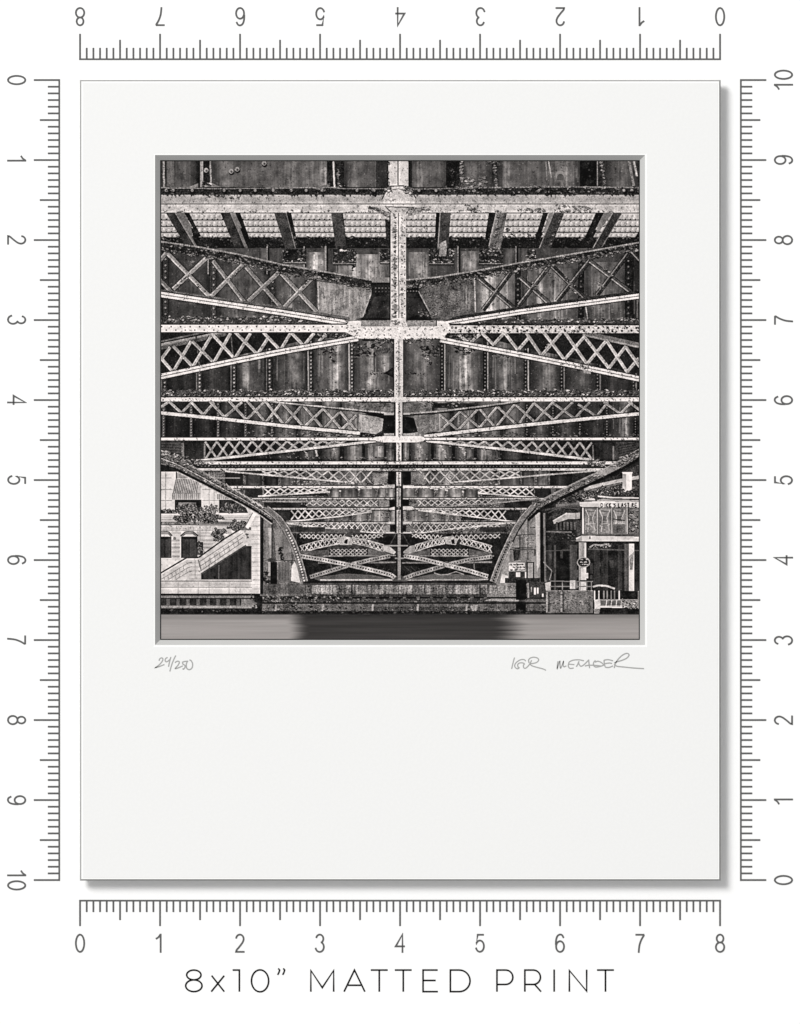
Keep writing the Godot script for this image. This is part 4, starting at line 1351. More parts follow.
func _image_ribs() -> void:
	# the arch rib on the left, from the frame down to the pier
	var left := [[160, 450, 466], [176, 458, 470], [200, 470.5, 482], [225, 485, 495], [240, 493, 502.5], [259, 504.5, 513.5], [272, 514, 523]]
	for k in left.size() - 1:
		var a: Array = left[k]
		var b: Array = left[k + 1]
		fill([a[0], a[1], b[0], b[1], b[0], b[2], a[0], a[2]], 0.40, 0.2, 0.08)
		bar(a[0], a[1], b[0], b[1], 1.6, 0.58, 0.2)
		crumbs(a[0], (a[1] + a[2]) / 2 - 1, b[0], (b[1] + b[2]) / 2 - 1, (a[2] - a[1]) * 0.7, 46, 0.1, 0.7, 1.1)
		for q in 5:
			var m := (q + 0.5) / 5.0
			var cx := lerpf(a[0], b[0], m)
			var cy := lerpf((a[1] + a[2]) / 2, (b[1] + b[2]) / 2, m)
			var sx: float = (b[0] - a[0]) / 16.0
			fill([cx - sx, cy - 2.6, cx + sx, cy - 1.0, cx + sx * 1.4, cy + 2.2, cx - sx * 0.6, cy + 0.8], 0.10, 0.1)
		bar(a[0], (a[1] + a[2]) / 2, b[0], (b[1] + b[2]) / 2, 1.0, 0.66, 0.3)
		bar(a[0], a[2] - 0.6, b[0], b[2] - 0.6, 2.8, 0.06, 0.06)
		bar(a[0], a[2] + 1.1, b[0], b[2] + 1.1, 0.9, 0.7, 0.2)
	fill([160, 464, 172, 468, 178, 471.6, 160, 471.6], 0.08, 0.06)
	crumbs(160, 452, 200, 463, 6, 60, 0.15, 0.8, 1.2)
	crumbs(178, 462, 212, 463, 6, 50, 0.15, 0.8, 1.0)
	for k in 9:
		var x := 226.0 + k * 4.2
		bar(x, 483.5 + k * 2.6, x + 3.4, 487.5 + k * 2.6, 0.8, 0.75)
	var curve_left := [266, 508, 278, 518, 286, 529, 292.5, 542, 297.5, 556, 301, 568, 304.5, 582]
	path(curve_left, 7.4, 0.08, 0.05)
	path(curve_left, 5.8, 0.42, 0.2)
	for i in range(0, curve_left.size() - 2, 2):
		bar(curve_left[i] + 2.8, curve_left[i + 1] - 1, curve_left[i + 2] + 2.8, curve_left[i + 3] - 1, 1.0, 0.62, 0.2)
		bar(curve_left[i] - 2.8, curve_left[i + 1] + 1, curve_left[i + 2] - 2.8, curve_left[i + 3] + 1, 1.0, 0.56, 0.2)
		if i > 2:
			dots(curve_left[i], curve_left[i + 1], curve_left[i + 2], curve_left[i + 3], 3.0, 0.95, 0.82, 0.08)
	# and on the right
	var right := [[640, 449, 459], [622, 459.5, 469.5], [604, 469.5, 478.5], [580, 480.5, 489.6], [560, 490.5, 499.5], [540, 501, 510], [528, 510, 521]]
	for k in right.size() - 1:
		var a: Array = right[k]
		var b: Array = right[k + 1]
		fill([a[0], a[1], b[0], b[1], b[0], b[2], a[0], a[2]], 0.42, 0.2, 0.08)
		bar(a[0], a[1], b[0], b[1], 1.6, 0.6, 0.2)
		crumbs(a[0], (a[1] + a[2]) / 2 - 1, b[0], (b[1] + b[2]) / 2 - 1, (a[2] - a[1]) * 0.7, 42, 0.12, 0.72, 1.1)
		bar(a[0], a[2] - 0.6, b[0], b[2] - 0.6, 2.8, 0.05, 0.06)
	fill([593, 474, 610, 467, 622, 467, 606, 475], 0.6, 0.12)
	crumbs(620, 461, 640, 453, 8, 60, 0.15, 0.82, 1.2)
	var curve_right := [534, 506, 524, 517, 516, 529, 510, 541, 503, 556, 498, 568, 493, 582]
	path(curve_right, 7.2, 0.08, 0.05)
	path(curve_right, 5.6, 0.46, 0.2)
	for i in range(0, curve_right.size() - 2, 2):
		bar(curve_right[i] - 2.6, curve_right[i + 1] - 1, curve_right[i + 2] - 2.6, curve_right[i + 3] - 1, 1.0, 0.66, 0.2)
		bar(curve_right[i] + 2.6, curve_right[i + 1] + 1, curve_right[i + 2] + 2.6, curve_right[i + 3] + 1, 1.2, 0.66 if i > 4 else 0.15, 0.2)
		if i > 4:
			dots(curve_right[i], curve_right[i + 1], curve_right[i + 2], curve_right[i + 3], 3.0, 0.95, 0.12)


func _image_left_bank() -> void:
	# pale stone building seen under the arch
	fill([160, 471.5, 176, 471.5, 200, 483, 240, 503, 262, 516, 262, 595, 160, 595], 0.86, 0.05, 0.04)
	for y in [478, 489.5, 500.5]:
		bar(160, y, 172, y, 0.8, 0.6)
		bar(202, y, 240, y, 0.8, 0.66)
	for x in [165.5, 209, 214]:
		bar(x, 472, x, 513, 0.7, 0.66)
	bar(176.3, 472, 176.3, 480, 1.2, 0.2)
	fill([177, 472.5, 190, 478.5, 177, 478.5], 0.6)
	# striped awning
	fill([175.6, 478.6, 192, 478.8, 200.6, 484.5, 200.6, 499.6, 172, 499.6, 172, 494], 0.72, 0.06)
	for k in 14:
		var x := 176.2 + k * 1.75
		bar(x, 479, x - 3.0, 493.2, 0.8, 0.34)
		bar(172.6 + k * 2.0, 493.6, 172.6 + k * 2.0, 499.4, 0.85, 0.36)
	bar(172, 493.4, 200.6, 493.4, 0.7, 0.5)
	fill([217, 494, 224, 494.5, 232, 499.4, 217, 499.4], 0.7)
	for k in 7:
		bar(217.6 + k * 2.0, 494, 217.6 + k * 2.0, 499.4, 0.8, 0.4)
	# windows
	box(174.6, 499.8, 201.4, 511.5, 0.10, 0.06)
	box(178.5, 502.5, 196, 510.5, 0.5, 0.14, 0.12)
	leaves(185, 508, 7, 4, 40, 0.12, 0.5)
	fill([219, 499.8, 232, 499.8, 246, 508, 248, 513, 219, 513], 0.14, 0.1)
	leaves(232, 508, 11, 5, 70, 0.15, 0.5)
	# plants on the ledges
	box(160, 511, 176, 514, 0.15, 0.16)
	leaves(168, 511.5, 9, 2.5, 36, 0.1, 0.5)
	bar(160, 514.2, 245, 514.2, 1.2, 0.92)
	box(160, 515, 250, 521.8, 0.80, 0.06, 0.04)
	for y in [517.5, 519.8]:
		bar(160, y, 176, y, 0.6, 0.6)
		bar(222, y, 250, y, 0.6, 0.6)
	box(160, 521.8, 232, 524.4, 0.52, 0.12)
	bar(160, 524.8, 232, 525, 0.8, 0.25)
	leaves(190, 510, 13, 4, 80, 0.15, 0.6)
	leaves(186, 518.5, 12, 4.5, 110, 0.10, 0.45)
	leaves(203, 512, 8, 5, 60, 0.25, 0.66)
	leaves(209, 517.5, 13, 4.8, 120, 0.12, 0.5)
	leaves(213, 509, 6, 4, 40, 0.3, 0.72)
	bar(204, 523, 212, 512, 0.9, 0.2)
	crumbs(160, 523, 200, 524, 3, 24, 0.15, 0.4, 0.9)
	box(160, 525.4, 232, 560, 0.80, 0.06, 0.05)
	for y in [529, 533, 541, 547, 552, 557]:
		bar(197.5, y, 232, y, 0.6, 0.62)
		bar(171, y, 181, y, 0.6, 0.55)
	for x in [166, 176, 188, 199, 206, 214]:
		bar(x, 526, x, 532, 0.6, 0.62)
	for k in 6:
		bar(197.5, 536 + k * 4.0, 216 - k * 1.5, 536 + k * 4.0, 0.7, 0.52)
	for k in 5:
		bar(171.6, 540 + k * 4.0, 180.4, 540 + k * 4.0, 0.7, 0.5)
	bar(160, 530.4, 213, 530.4, 0.8, 0.55)
	bar(200, 526, 200, 556, 0.6, 0.6)
	drips(160, 526, 215, 534, 16, 0.5, 0.35)
	crumbs(160, 527, 215, 528, 3, 30, 0.4, 0.7, 0.8)
	leaves(238, 526, 9.5, 5.2, 110, 0.12, 0.52)
	leaves(218, 535, 6, 6, 80, 0.10, 0.46)
	leaves(223, 531, 4, 2, 20, 0.15, 0.5)
	# arched windows
	for w in [[158, 171.4], [181, 197.4]]:
		var c: float = (w[0] + w[1]) / 2
		fill([w[0], 537, c - 4, 533.2, c + 4, 533.2, w[1], 537, w[1], 558, w[0], 558], 0.16, 0.06)
		path([w[0] - 0.6, 536, c - 4, 532, c + 4, 532, w[1] + 0.6, 536], 1.4, 0.2)
		fill([w[0] + 1, 536.6, c - 3.5, 534.2, c + 3.5, 534.2, w[1] - 1, 536.6], 0.86, 0.04)
		box(w[0] + 1.6, 539, c - 1, 557, 0.20, 0.06, 0.05)
		box(c + 0.6, 539, w[1] - 1.4, 557, 0.24, 0.06, 0.05)
		bar(w[0] - 0.8, 537, w[0] - 0.8, 558, 1.0, 0.9)
	disc(174.5, 538.5, 1.5, 0.5)
	box(197.5, 542, 203, 555, 0.2, 0.14)
	leaves(200, 548, 2.6, 5, 26, 0.1, 0.5)
	# outer stair with its stone parapet
	fill([160, 574, 187, 557.6, 198, 557.6, 224, 540, 242, 528.5, 251, 528, 251, 546, 245, 546, 201, 574, 201, 582, 160, 590], 0.80, 0.06, 0.05)
	for k in 3:
		path([160, 581 + k * 4.6 - 1, 188, 563 + k * 4.6, 192, 562 + k * 4.6], 0.8, 0.55)
	for k in 3:
		path([199, 562 + k * 5.0, 243, 533 + k * 4.4], 0.8, 0.5)
	for k in 9:
		var t := k / 9.0
		bar(lerpf(200, 242, t), lerpf(564, 535, t), lerpf(201, 243, t) + 0.5, lerpf(572, 543, t) - 2, 0.7, 0.55)
	for k in 6:
		var t := k / 6.0
		bar(lerpf(164, 187, t), lerpf(577, 563, t), lerpf(164, 187, t) + 0.4, lerpf(581, 567, t), 0.7, 0.55)
		bar(lerpf(168, 190, t), lerpf(579, 566, t), lerpf(168, 190, t) + 0.4, lerpf(584, 571, t), 0.7, 0.6)
	for k in 5:
		bar(189, 563 + k * 4, 200.6, 563 + k * 4, 0.7, 0.56)
	bar(195, 560, 195, 579, 0.6, 0.6)
	bar(198, 559, 201, 571, 0.9, 0.4)
	path([158, 574.6, 187, 557.4, 198.5, 557.6, 225, 538.4, 242, 528.2, 251, 528], 1.5, 0.14, 0.06)
	path([158, 576, 187, 559, 198.5, 559.2], 1.0, 0.9)
	fill([240, 528.5, 252, 528, 252, 530.4, 241, 530.4], 0.4)
	crumbs(244, 530, 248, 537, 3, 18, 0.3, 0.7, 1.0)
	# timber door under the stair
	fill([201, 574.6, 245.5, 546, 251, 546, 251, 579.6, 201, 579.6], 0.17, 0.05, 0.05, 0.08)
	bar(201, 574, 246, 545.4, 1.6, 0.28)
	for k in 7:
		bar(209 + k * 6, 560, 209 + k * 6, 579.4, 0.5, 0.25, 0.05, 0.5)
	bar(218.6, 565, 218.8, 579.4, 1.4, 0.36)
	disc(214.5, 577.4, 1.2, 0.04)
	# corner pillar and plinth
	fill([251, 513, 260, 517, 260, 594, 251, 594], 0.84, 0.05, 0.04)
	for k in 17:
		bar(251, 517 + k * 4.5, 260, 517 + k * 4.5, 0.6, 0.62)
	bar(251.3, 546, 251.3, 580, 0.7, 0.55)
	path([246.5, 528, 255, 512.6], 4.0, 0.95, 0.04)
	path([244.4, 528, 252.6, 512.6], 0.7, 0.4)
	box(160, 580, 251, 587.2, 0.74, 0.07, 0.06)
	box(160, 587.4, 252, 594, 0.82, 0.06, 0.06)
	for y in [581.2, 587.4]:
		bar(160, y, 252, y, 0.8, 0.4)
	for x in [178, 198, 209, 229, 240]:
		bar(x, 581, x, 594, 0.6, 0.6)
	crumbs(230, 591, 250, 592, 3, 20, 0.85, 0.98, 1.0)
	# quay with fenders
	box(160, 593.6, 262, 615, 0.09, 0.08)
	box(160, 595.6, 254, 598, 0.50, 0.2)
	box(160, 599, 241, 605.4, 0.16, 0.08)
	for k in 9:
		bar(160 + k * 10 + 8, 599, 160 + k * 10 + 8, 605.4, 3.0, 0.36, 0.12)
	box(160, 605.6, 252, 608.2, 0.5, 0.2)
	fill([241, 599, 254, 598.4, 254, 607, 241, 607], 0.5, 0.2)
	crumbs(160, 610, 256, 610, 3.5, 50, 0.08, 0.35, 1.1)
	crumbs(250, 596, 256, 606, 6, 24, 0.04, 0.6, 1.2)
	bar(160, 598.6, 256, 598.6, 1.0, 0.05)
	bar(160, 609, 256, 609, 1.0, 0.05)
	# tower of the pier
	fill([260, 514, 268, 514, 284, 530, 296, 552, 303, 584, 303, 596, 260, 596], 0.42, 0.2, 0.12, 0.2)
	box(260, 516, 263.4, 594, 0.08, 0.06)
	fill([264, 520, 271, 518, 271, 560, 265, 560], 0.5, 0.14, 0.06, 0.12)
	fill([268.4, 528, 271.4, 528, 271, 545, 268.6, 545], 0.72, 0.1)
	drips(264, 520, 300, 582, 26, 0.62, 0.3)
	drips(266, 520, 300, 582, 14, 0.14, 0.35)
	bar(272, 518, 272, 560, 1.4, 0.18, 0.1)
	bar(284, 536, 285, 580, 1.2, 0.2, 0.1)
	path([266, 560, 296, 560.6], 1.0, 0.24, 0.1)
	box(272.6, 530, 275, 550, 0.26, 0.1)
	fill([274, 530, 284, 534, 290, 545, 292, 560, 276, 560], 0.48, 0.12, 0.06, 0.1)
	box(268, 562, 270.2, 576, 0.72, 0.08)
	box(270.4, 562, 277, 585, 0.06, 0.04)
	fill([266, 560, 272, 557.4, 278, 560.6, 272, 562.4], 0.25, 0.1)
	for c in [[280, 549], [281, 554], [282, 559], [266, 573], [265, 579], [268, 582]]:
		crumbs(c[0] - 1.5, c[1], c[0] + 1.5, c[1], 4, 12, 0.02, 0.14, 1.3)
	box(278, 562, 290, 582, 0.4, 0.1, 0.05, 0.1)
	for k in 4:
		bar(279.5 + k * 3, 562, 279.5 + k * 3, 580, 0.6, 0.22)
	fill([291.6, 566, 294.4, 562, 297, 566, 300.4, 583, 291, 581], 0.86, 0.06)
	box(263, 584, 303, 594, 0.34, 0.16, 0.1, 0.1)


func _image_right_bank() -> void:
	fill([640, 457, 622, 467, 580, 487, 541, 508, 541, 584, 547, 584, 547, 614, 640, 614], 0.12, 0.08, 0.06)
	fill([562, 500, 640, 464, 640, 500, 548, 520], 0.20, 0.16, 0.1)
	# clutter under the bridge approach
	crumbs(556, 505, 640, 472, 7, 110, 0.05, 0.5, 1.2)
	crumbs(575, 496, 640, 490, 12, 220, 0.04, 0.5, 1.2)
	path([556, 506, 580, 503.6], 3.0, 0.42, 0.12)
	path([548, 513, 560, 507, 580, 509], 1.4, 0.3, 0.12)
	path([584, 489, 600, 485, 622, 480.2, 640, 477], 3.4, 0.74, 0.12)
	path([588, 491.5, 622, 483], 1.2, 0.4, 0.12)
	box(622.6, 472, 632, 492, 0.95, 0.04)
	box(622.6, 472, 626.2, 490, 0.74, 0.05)
	fill([622, 472, 633, 472, 632, 474, 623, 474], 0.98, 0.0)
	leaves(628, 493, 10, 3, 40, 0.08, 0.3)
	leaves(588, 495, 9, 4, 60, 0.08, 0.62)
	leaves(608, 491, 12, 4, 60, 0.06, 0.6)
	path([598, 496.2, 612, 497.6, 640, 498], 1.5, 0.9, 0.06)
	fill([583, 500.5, 590, 498.4, 594, 498.2, 596, 500.5], 0.72, 0.1)
	fill([597, 500, 604, 498.6, 614, 499.6, 640, 500, 640, 501.6, 598, 501.4], 0.66, 0.12)
	# glazed dining room with its name along the fascia
	fill([579.6, 502, 600, 501.2, 640, 502, 640, 507.6, 583, 507, 580, 506], 0.86, 0.05)
	bar(580, 507.4, 640, 508.6, 1.1, 0.3)
	_image_fascia_name()
	box(583, 508, 640, 534, 0.44, 0.10, 0.08)
	for p in [[585, 596.6], [598.6, 611], [612.6, 626]]:
		box(p[0], 508.6, p[1], 533.4, 0.5, 0.12, 0.12, 0.08)
		box(p[0] + 3, 516, p[1] - 3, 521, 0.34, 0.12, 0.08)
		path([p[0] + 1, 510, p[0] + 4, 517, p[0] + 3, 532], 0.8, 0.78, 0.1)
		path([p[1] - 1, 510, p[1] - 4, 518, p[1] - 1.5, 531], 0.8, 0.74, 0.1)
		bar(p[0] + 2, 511, p[1] - 2, 511.4, 0.8, 0.3)
		bar(p[0] + 1, 524, p[1] - 1, 523.6, 0.7, 0.7)
		crumbs(p[0] + 1, 528, p[1] - 1, 528, 8, 22, 0.3, 0.8, 0.9)
	bar(613, 519, 625, 520.6, 0.9, 0.15)
	fill([613, 524, 625, 524, 626, 533, 613, 533], 0.36, 0.12, 0.1, 0.1)
	crumbs(628, 521, 640, 521, 22, 120, 0.05, 0.66, 1.0)
	for x in [583.0, 597.6, 611.8, 627.2]:
		bar(x, 507.6, x + 0.2, 534, 1.5 if x < 590 else 1.1, 0.92 if x < 590 else 0.7, 0.06)
		bar(x + 1.2, 508, x + 1.3, 534, 0.8, 0.22)
	bar(581, 534.4, 640, 535, 1.4, 0.4)
	fill([576, 538, 582, 535.6, 640, 536.6, 640, 541.4, 577, 541.4], 0.84, 0.06)
	fill([575.6, 540, 582, 536, 582, 541.2, 576, 541.6], 0.6, 0.1)
	bar(590, 536.4, 590, 539, 1.2, 0.25)
	fill([576, 520, 582.4, 520, 582.4, 535, 577, 536], 0.24, 0.16)
	box(575, 541.4, 640, 543.6, 0.06)
	# canopy to the left of it
	fill([553, 520.6, 567, 513, 580, 512.8, 580, 518.8, 568, 519, 554, 524], 0.70, 0.1)
	bar(553, 521, 567, 513, 1.0, 0.86)
	bar(576, 512.8, 576, 519, 0.7, 0.35)
	path([545, 510, 556, 508, 580, 505], 1.6, 0.3, 0.12)
	for k in 6:
		box(556 + k * 3.6, 522, 558 + k * 3.6, 530, 0.32, 0.14)
	path([546, 531.6, 572, 532.2], 1.5, 0.4, 0.14)
	crumbs(548, 536, 575, 538, 8, 50, 0.05, 0.35, 1.1)
	# undercroft and its columns
	for p in [[547, 552, 0.2], [554, 556, 0.34], [570, 577, 0.28], [594, 600, 0.18], [603, 608, 0.2], [618, 622, 0.22], [636, 640, 0.14]]:
		box(p[0], 545, p[1], 590, p[2], 0.08, 0.04, 0.06)
	path([546, 551, 570, 550], 1.0, 0.3, 0.1)
	box(556.5, 552, 569, 580, 0.07, 0.04)
	path([588, 549, 640, 550.6], 1.2, 0.34, 0.1)
	path([589.6, 547.6, 594, 544.6, 602, 545.4, 606, 544, 611, 546], 1.6, 0.62, 0.2)
	crumbs(590, 547, 612, 545, 3, 26, 0.3, 0.85, 0.9)
	box(579, 542.4, 586.4, 591, 0.62, 0.10, 0.05, 0.05)
	box(584.4, 543, 586.4, 590, 0.86, 0.06)
	box(581, 568, 586, 591, 0.84, 0.08)
	box(582, 573, 588.4, 578.4, 0.86, 0.06)
	bar(580, 580.6, 587, 580.8, 1.2, 0.2)
	box(624.6, 544, 629, 598, 0.34, 0.1)
	box(629, 543.6, 634.4, 600, 0.90, 0.08, 0.04)
	fill([629.4, 556, 634, 552, 633, 570, 630, 570], 0.62, 0.2, 0.1)
	for k in 16:
		var x := 548.0 + dice.randf() * 86.0
		var y := 548.0 + dice.randf() * 36.0
		if absf(x - 583.0) > 5.0 and absf(x - 630.0) > 6.0:
			box(x, y, x + dice.randf_range(1.0, 3.5), y + dice.randf_range(3.0, 12.0), dice.randf_range(0.10, 0.3), 0.08)
	# round sign on the column
	var ring_line := []
	for k in 17:
		var a := TAU * k / 16.0
		ring_line.append_array([583.6 + cos(a) * 6.2, 562.4 + sin(a) * 4.9])
	fill(ring_line, 0.10, 0.02, 0.0)
	path(ring_line, 1.0, 0.66, 0.05)
	for y in [559.6, 562.0, 564.4]:
		crumbs(580, y, 587.2, y, 0.8, 14, 0.5, 0.9, 0.6)
	# pier house, pole and notices
	fill([504, 545, 516, 528, 530, 515, 541, 512, 541, 586, 496, 586], 0.52, 0.14, 0.08, 0.12)
	for l in [[512, 536, 534, 534], [512, 548, 534, 548], [528, 518, 528, 560], [530, 528, 538, 527], [520, 536, 520, 560]]:
		path(l, 1.0, 0.26, 0.1)
	crumbs(520, 540, 534, 545, 20, 60, 0.3, 0.72, 0.9)
	fill([535.4, 514, 539.6, 512.6, 540, 564, 537, 572], 0.80, 0.10, 0.0, 0.1)
	box(540.2, 512, 544, 584, 0.07, 0.04)
	path([542.6, 512, 545.6, 544], 1.0, 0.1)
	bar(544.2, 513, 545.6, 585, 2.0, 0.46, 0.1)
	fill([500, 583, 503, 560, 510, 545, 508, 580], 0.62, 0.14)
	fill([500, 583, 502, 574, 508, 576, 508, 583], 0.86, 0.1)
	fill([513, 549, 520, 547, 519, 560, 514, 561], 0.12, 0.12)
	path([508, 549.6, 535, 549.6, 535, 556], 1.1, 0.3, 0.1)
	fill([507.6, 562.2, 525.6, 561.6, 525.6, 571.2, 508.4, 571.4], 0.5, 0.1)
	box(508.6, 562.6, 525, 570.8, 0.90, 0.05)
	for y in [564.4, 567.0, 569.4]:
		crumbs(509.6, y, 524.6, y, 0.8, 20, 0.1, 0.5, 0.7)
	bar(517, 563, 517, 570.6, 0.9, 0.4)
	box(509, 571.6, 526.4, 580, 0.16, 0.1)
	box(516, 572.2, 520.2, 577, 0.86, 0.06)
	box(525, 572, 526.4, 578, 0.8, 0.06)
	box(526.4, 562, 534.4, 584, 0.12, 0.08)
	box(528, 563, 533, 581, 0.62, 0.1)
	path([535.6, 556, 535.8, 585], 1.2, 0.56, 0.1)
	path([538, 570, 537, 585], 1.0, 0.6, 0.1)
	path([543.4, 562, 552, 571, 549.6, 580], 0.9, 0.55, 0.1)
	box(505, 578, 540, 583, 0.14, 0.14)
	box(516, 580, 526.2, 600, 0.06, 0.03)
	box(527, 582, 548, 600, 0.20, 0.14)
	bar(528, 583, 528.6, 598, 1.8, 0.6, 0.15)
	box(534, 587.6, 536, 594.6, 0.95, 0.03)
	box(537, 587.6, 538.6, 593.8, 0.82, 0.03)
	box(531, 587, 532, 592, 0.6, 0.05)
	box(542, 593.6, 543.6, 597, 0.9, 0.03)
	box(525, 599.4, 546, 602, 0.34, 0.2)
	fill([545, 583, 550.6, 582, 550.6, 590.4, 546, 590.4], 0.80, 0.1)
	# railing and river wall
	path([550, 581.2, 593, 581.6], 1.0, 0.52, 0.06)
	path([550, 586.4, 593, 586.6], 0.9, 0.46, 0.06)
	for x in [562.6, 587, 591.6]:
		bar(x, 581, x, 590.4, 0.9, 0.5)
	box(570, 580.2, 575.4, 589, 0.78, 0.14)
	box(575.4, 581, 577.6, 588.4, 0.45, 0.1)
	box(546, 590.4, 593, 613, 0.42, 0.18, 0.1, 0.06)
	bar(546, 590.8, 593, 590.8, 1.0, 0.6, 0.2)
	for x in [549, 563.6]:
		bar(x, 592, x, 612, 1.6, 0.16, 0.1)
		bar(x - 2, 592, x - 2, 612, 1.6, 0.6, 0.2)
	drips(548, 594, 592, 611, 24, 0.6, 0.3)
	crumbs(548, 600, 592, 600, 20, 90, 0.15, 0.6, 0.8)
	# moored boat and its jetty
	box(593, 591, 640, 614, 0.10, 0.08)
	path([593, 587, 598, 585.4, 607, 586, 615, 588.8], 1.8, 0.74, 0.1)
	box(600, 599.4, 640, 607.6, 0.62, 0.14)
	box(601, 600.8, 624, 605, 0.36, 0.12)
	bar(600, 607, 626, 607.4, 1.3, 0.92)
	for x in [594.6, 599, 604, 607.4, 611.4, 614.6, 619.4]:
		bar(x, 590.6, x, 600, 1.2, 0.86 if x < 600 or x > 618 else 0.5, 0.06)
	for k in 4:
		bar(607 + k * 5, 600, 606 + k * 5, 607, 0.8, 0.85)
	fill([594.4, 600, 600, 599, 600.4, 609, 595, 613.6], 0.84, 0.1)
	fill([594, 609, 601, 609, 599, 614, 594.6, 614], 0.5, 0.2)
	crumbs(622, 603, 640, 606, 9, 60, 0.06, 0.92, 1.1)
	bar(638.8, 591, 638.8, 609, 1.4, 0.6)
	box(600, 609, 640, 614, 0.12, 0.08)


func _image_fascia_name() -> void:
	# dark capitals along the fascia, as far as the frame lets them be read
	var letters := {
		"D": [[0, 0, 0, 2], [0, 0, 1, 0.5], [1, 0.5, 1, 1.5], [1, 1.5, 0, 2]], "I": [[0.5, 0, 0.5, 2]], "C": [[1, 0.2, 0, 0.5], [0, 0.5, 0, 1.5], [0, 1.5, 1, 1.9]],
		"K": [[0, 0, 0, 2], [1, 0, 0, 1], [0, 1, 1, 2]], "'": [[0.4, 0, 0.4, 0.6]], "S": [[1, 0.2, 0, 0.5], [0, 0.5, 1, 1.4], [1, 1.4, 0, 2]], "L": [[0, 0, 0, 2], [0, 2, 1, 2]],
		"A": [[0, 2, 0.5, 0], [0.5, 0, 1, 2], [0.2, 1.4, 0.8, 1.4]], "T": [[0, 0, 1, 0], [0.5, 0, 0.5, 2]], "R": [[0, 0, 0, 2], [0, 0, 1, 0.4], [1, 0.4, 0, 1], [0, 1, 1, 2]], "E": [[0, 0, 0, 2], [0, 0, 1, 0], [0, 1, 0.8, 1], [0, 2, 1, 2]],
	}
	var x := 601.0
	for ch in "DICK'S LAST RE":
		if ch == " ":
			x += 1.6
			continue
		for l in letters[ch]:
			bar(x + l[0] * 2.0, 503.2 + l[1] * 2.0, x + l[2] * 2.0, 503.2 + l[3] * 2.0, 0.95, 0.10, 0.03)
		x += 1.4 if ch == "'" else 2.4 if ch == "I" else 3.0


func _image_pier() -> void:
	box(256, 583.4, 546, 594.6, 0.42, 0.3, 0.14, 0.3)
	box(256, 583, 500, 585, 0.24, 0.12)
	for p in [[262, 279, 0.44], [280, 297, 0.3], [300, 312, 0.24], [314, 336, 0.48], [356, 384, 0.46], [386, 414, 0.48], [428, 452, 0.42], [454, 480, 0.50], [489, 504, 0.54]]:
		box(p[0], 585.4, p[1], 593.6, p[2] + 0.04, 0.3, 0.14, 0.3)
	for x in [298, 311, 352, 413, 425, 480, 488]:
		bar(x, 584, x, 594, 1.4, 0.2, 0.1)
	drips(300, 585, 500, 594, 60, 0.62, 0.3)
	drips(300, 585, 500, 594, 40, 0.15, 0.3)
	box(254, 594.4, 546, 603.4, 0.22, 0.16, 0.06)
	bar(258, 597.8, 546, 597.6, 1.6, 0.05, 0.06)
	for k in 13:
		bar(322 + k * 13.5, 597.7, 325 + k * 13.5, 597.7, 1.6, 0.34, 0.1)
	crumbs(256, 596, 342, 597, 4, 110, 0.06, 0.7, 1.2)
	crumbs(256, 601, 342, 600.6, 4, 110, 0.08, 0.6, 1.2)
	crumbs(342, 600.6, 490, 600.6, 3.5, 140, 0.08, 0.5, 1.1)
	box(487, 594, 519, 597, 0.52, 0.2)
	fill([484, 601, 492, 598.6, 519, 598.6, 519, 601.4], 0.6, 0.24)
	bar(487, 597.8, 520, 597.8, 1.3, 0.06)
	bar(254, 603, 546, 603, 1.4, 0.05, 0.05)
	box(256, 604, 546, 611, 0.38, 0.18, 0.10, 0.06)
	box(372, 606.6, 480, 610.6, 0.24, 0.16, 0.08)
	crumbs(258, 607.5, 330, 607.5, 7, 90, 0.1, 0.6, 1.1)
	crumbs(330, 609, 546, 609, 4, 180, 0.06, 0.5, 1.0)
	for x in [276, 323, 373, 418, 467, 474]:
		bar(x, 604.4, x - 0.6, 611, 2.0, 0.62, 0.2)
	fill([470, 606, 478, 604.6, 477, 611.4, 473, 611.4], 0.6, 0.2)
	box(516, 602, 526, 611, 0.08, 0.04)
	box(240, 611, 600, 615, 0.09, 0.08)
	crumbs(256, 611.6, 546, 611.6, 2.5, 150, 0.04, 0.34, 1.0)


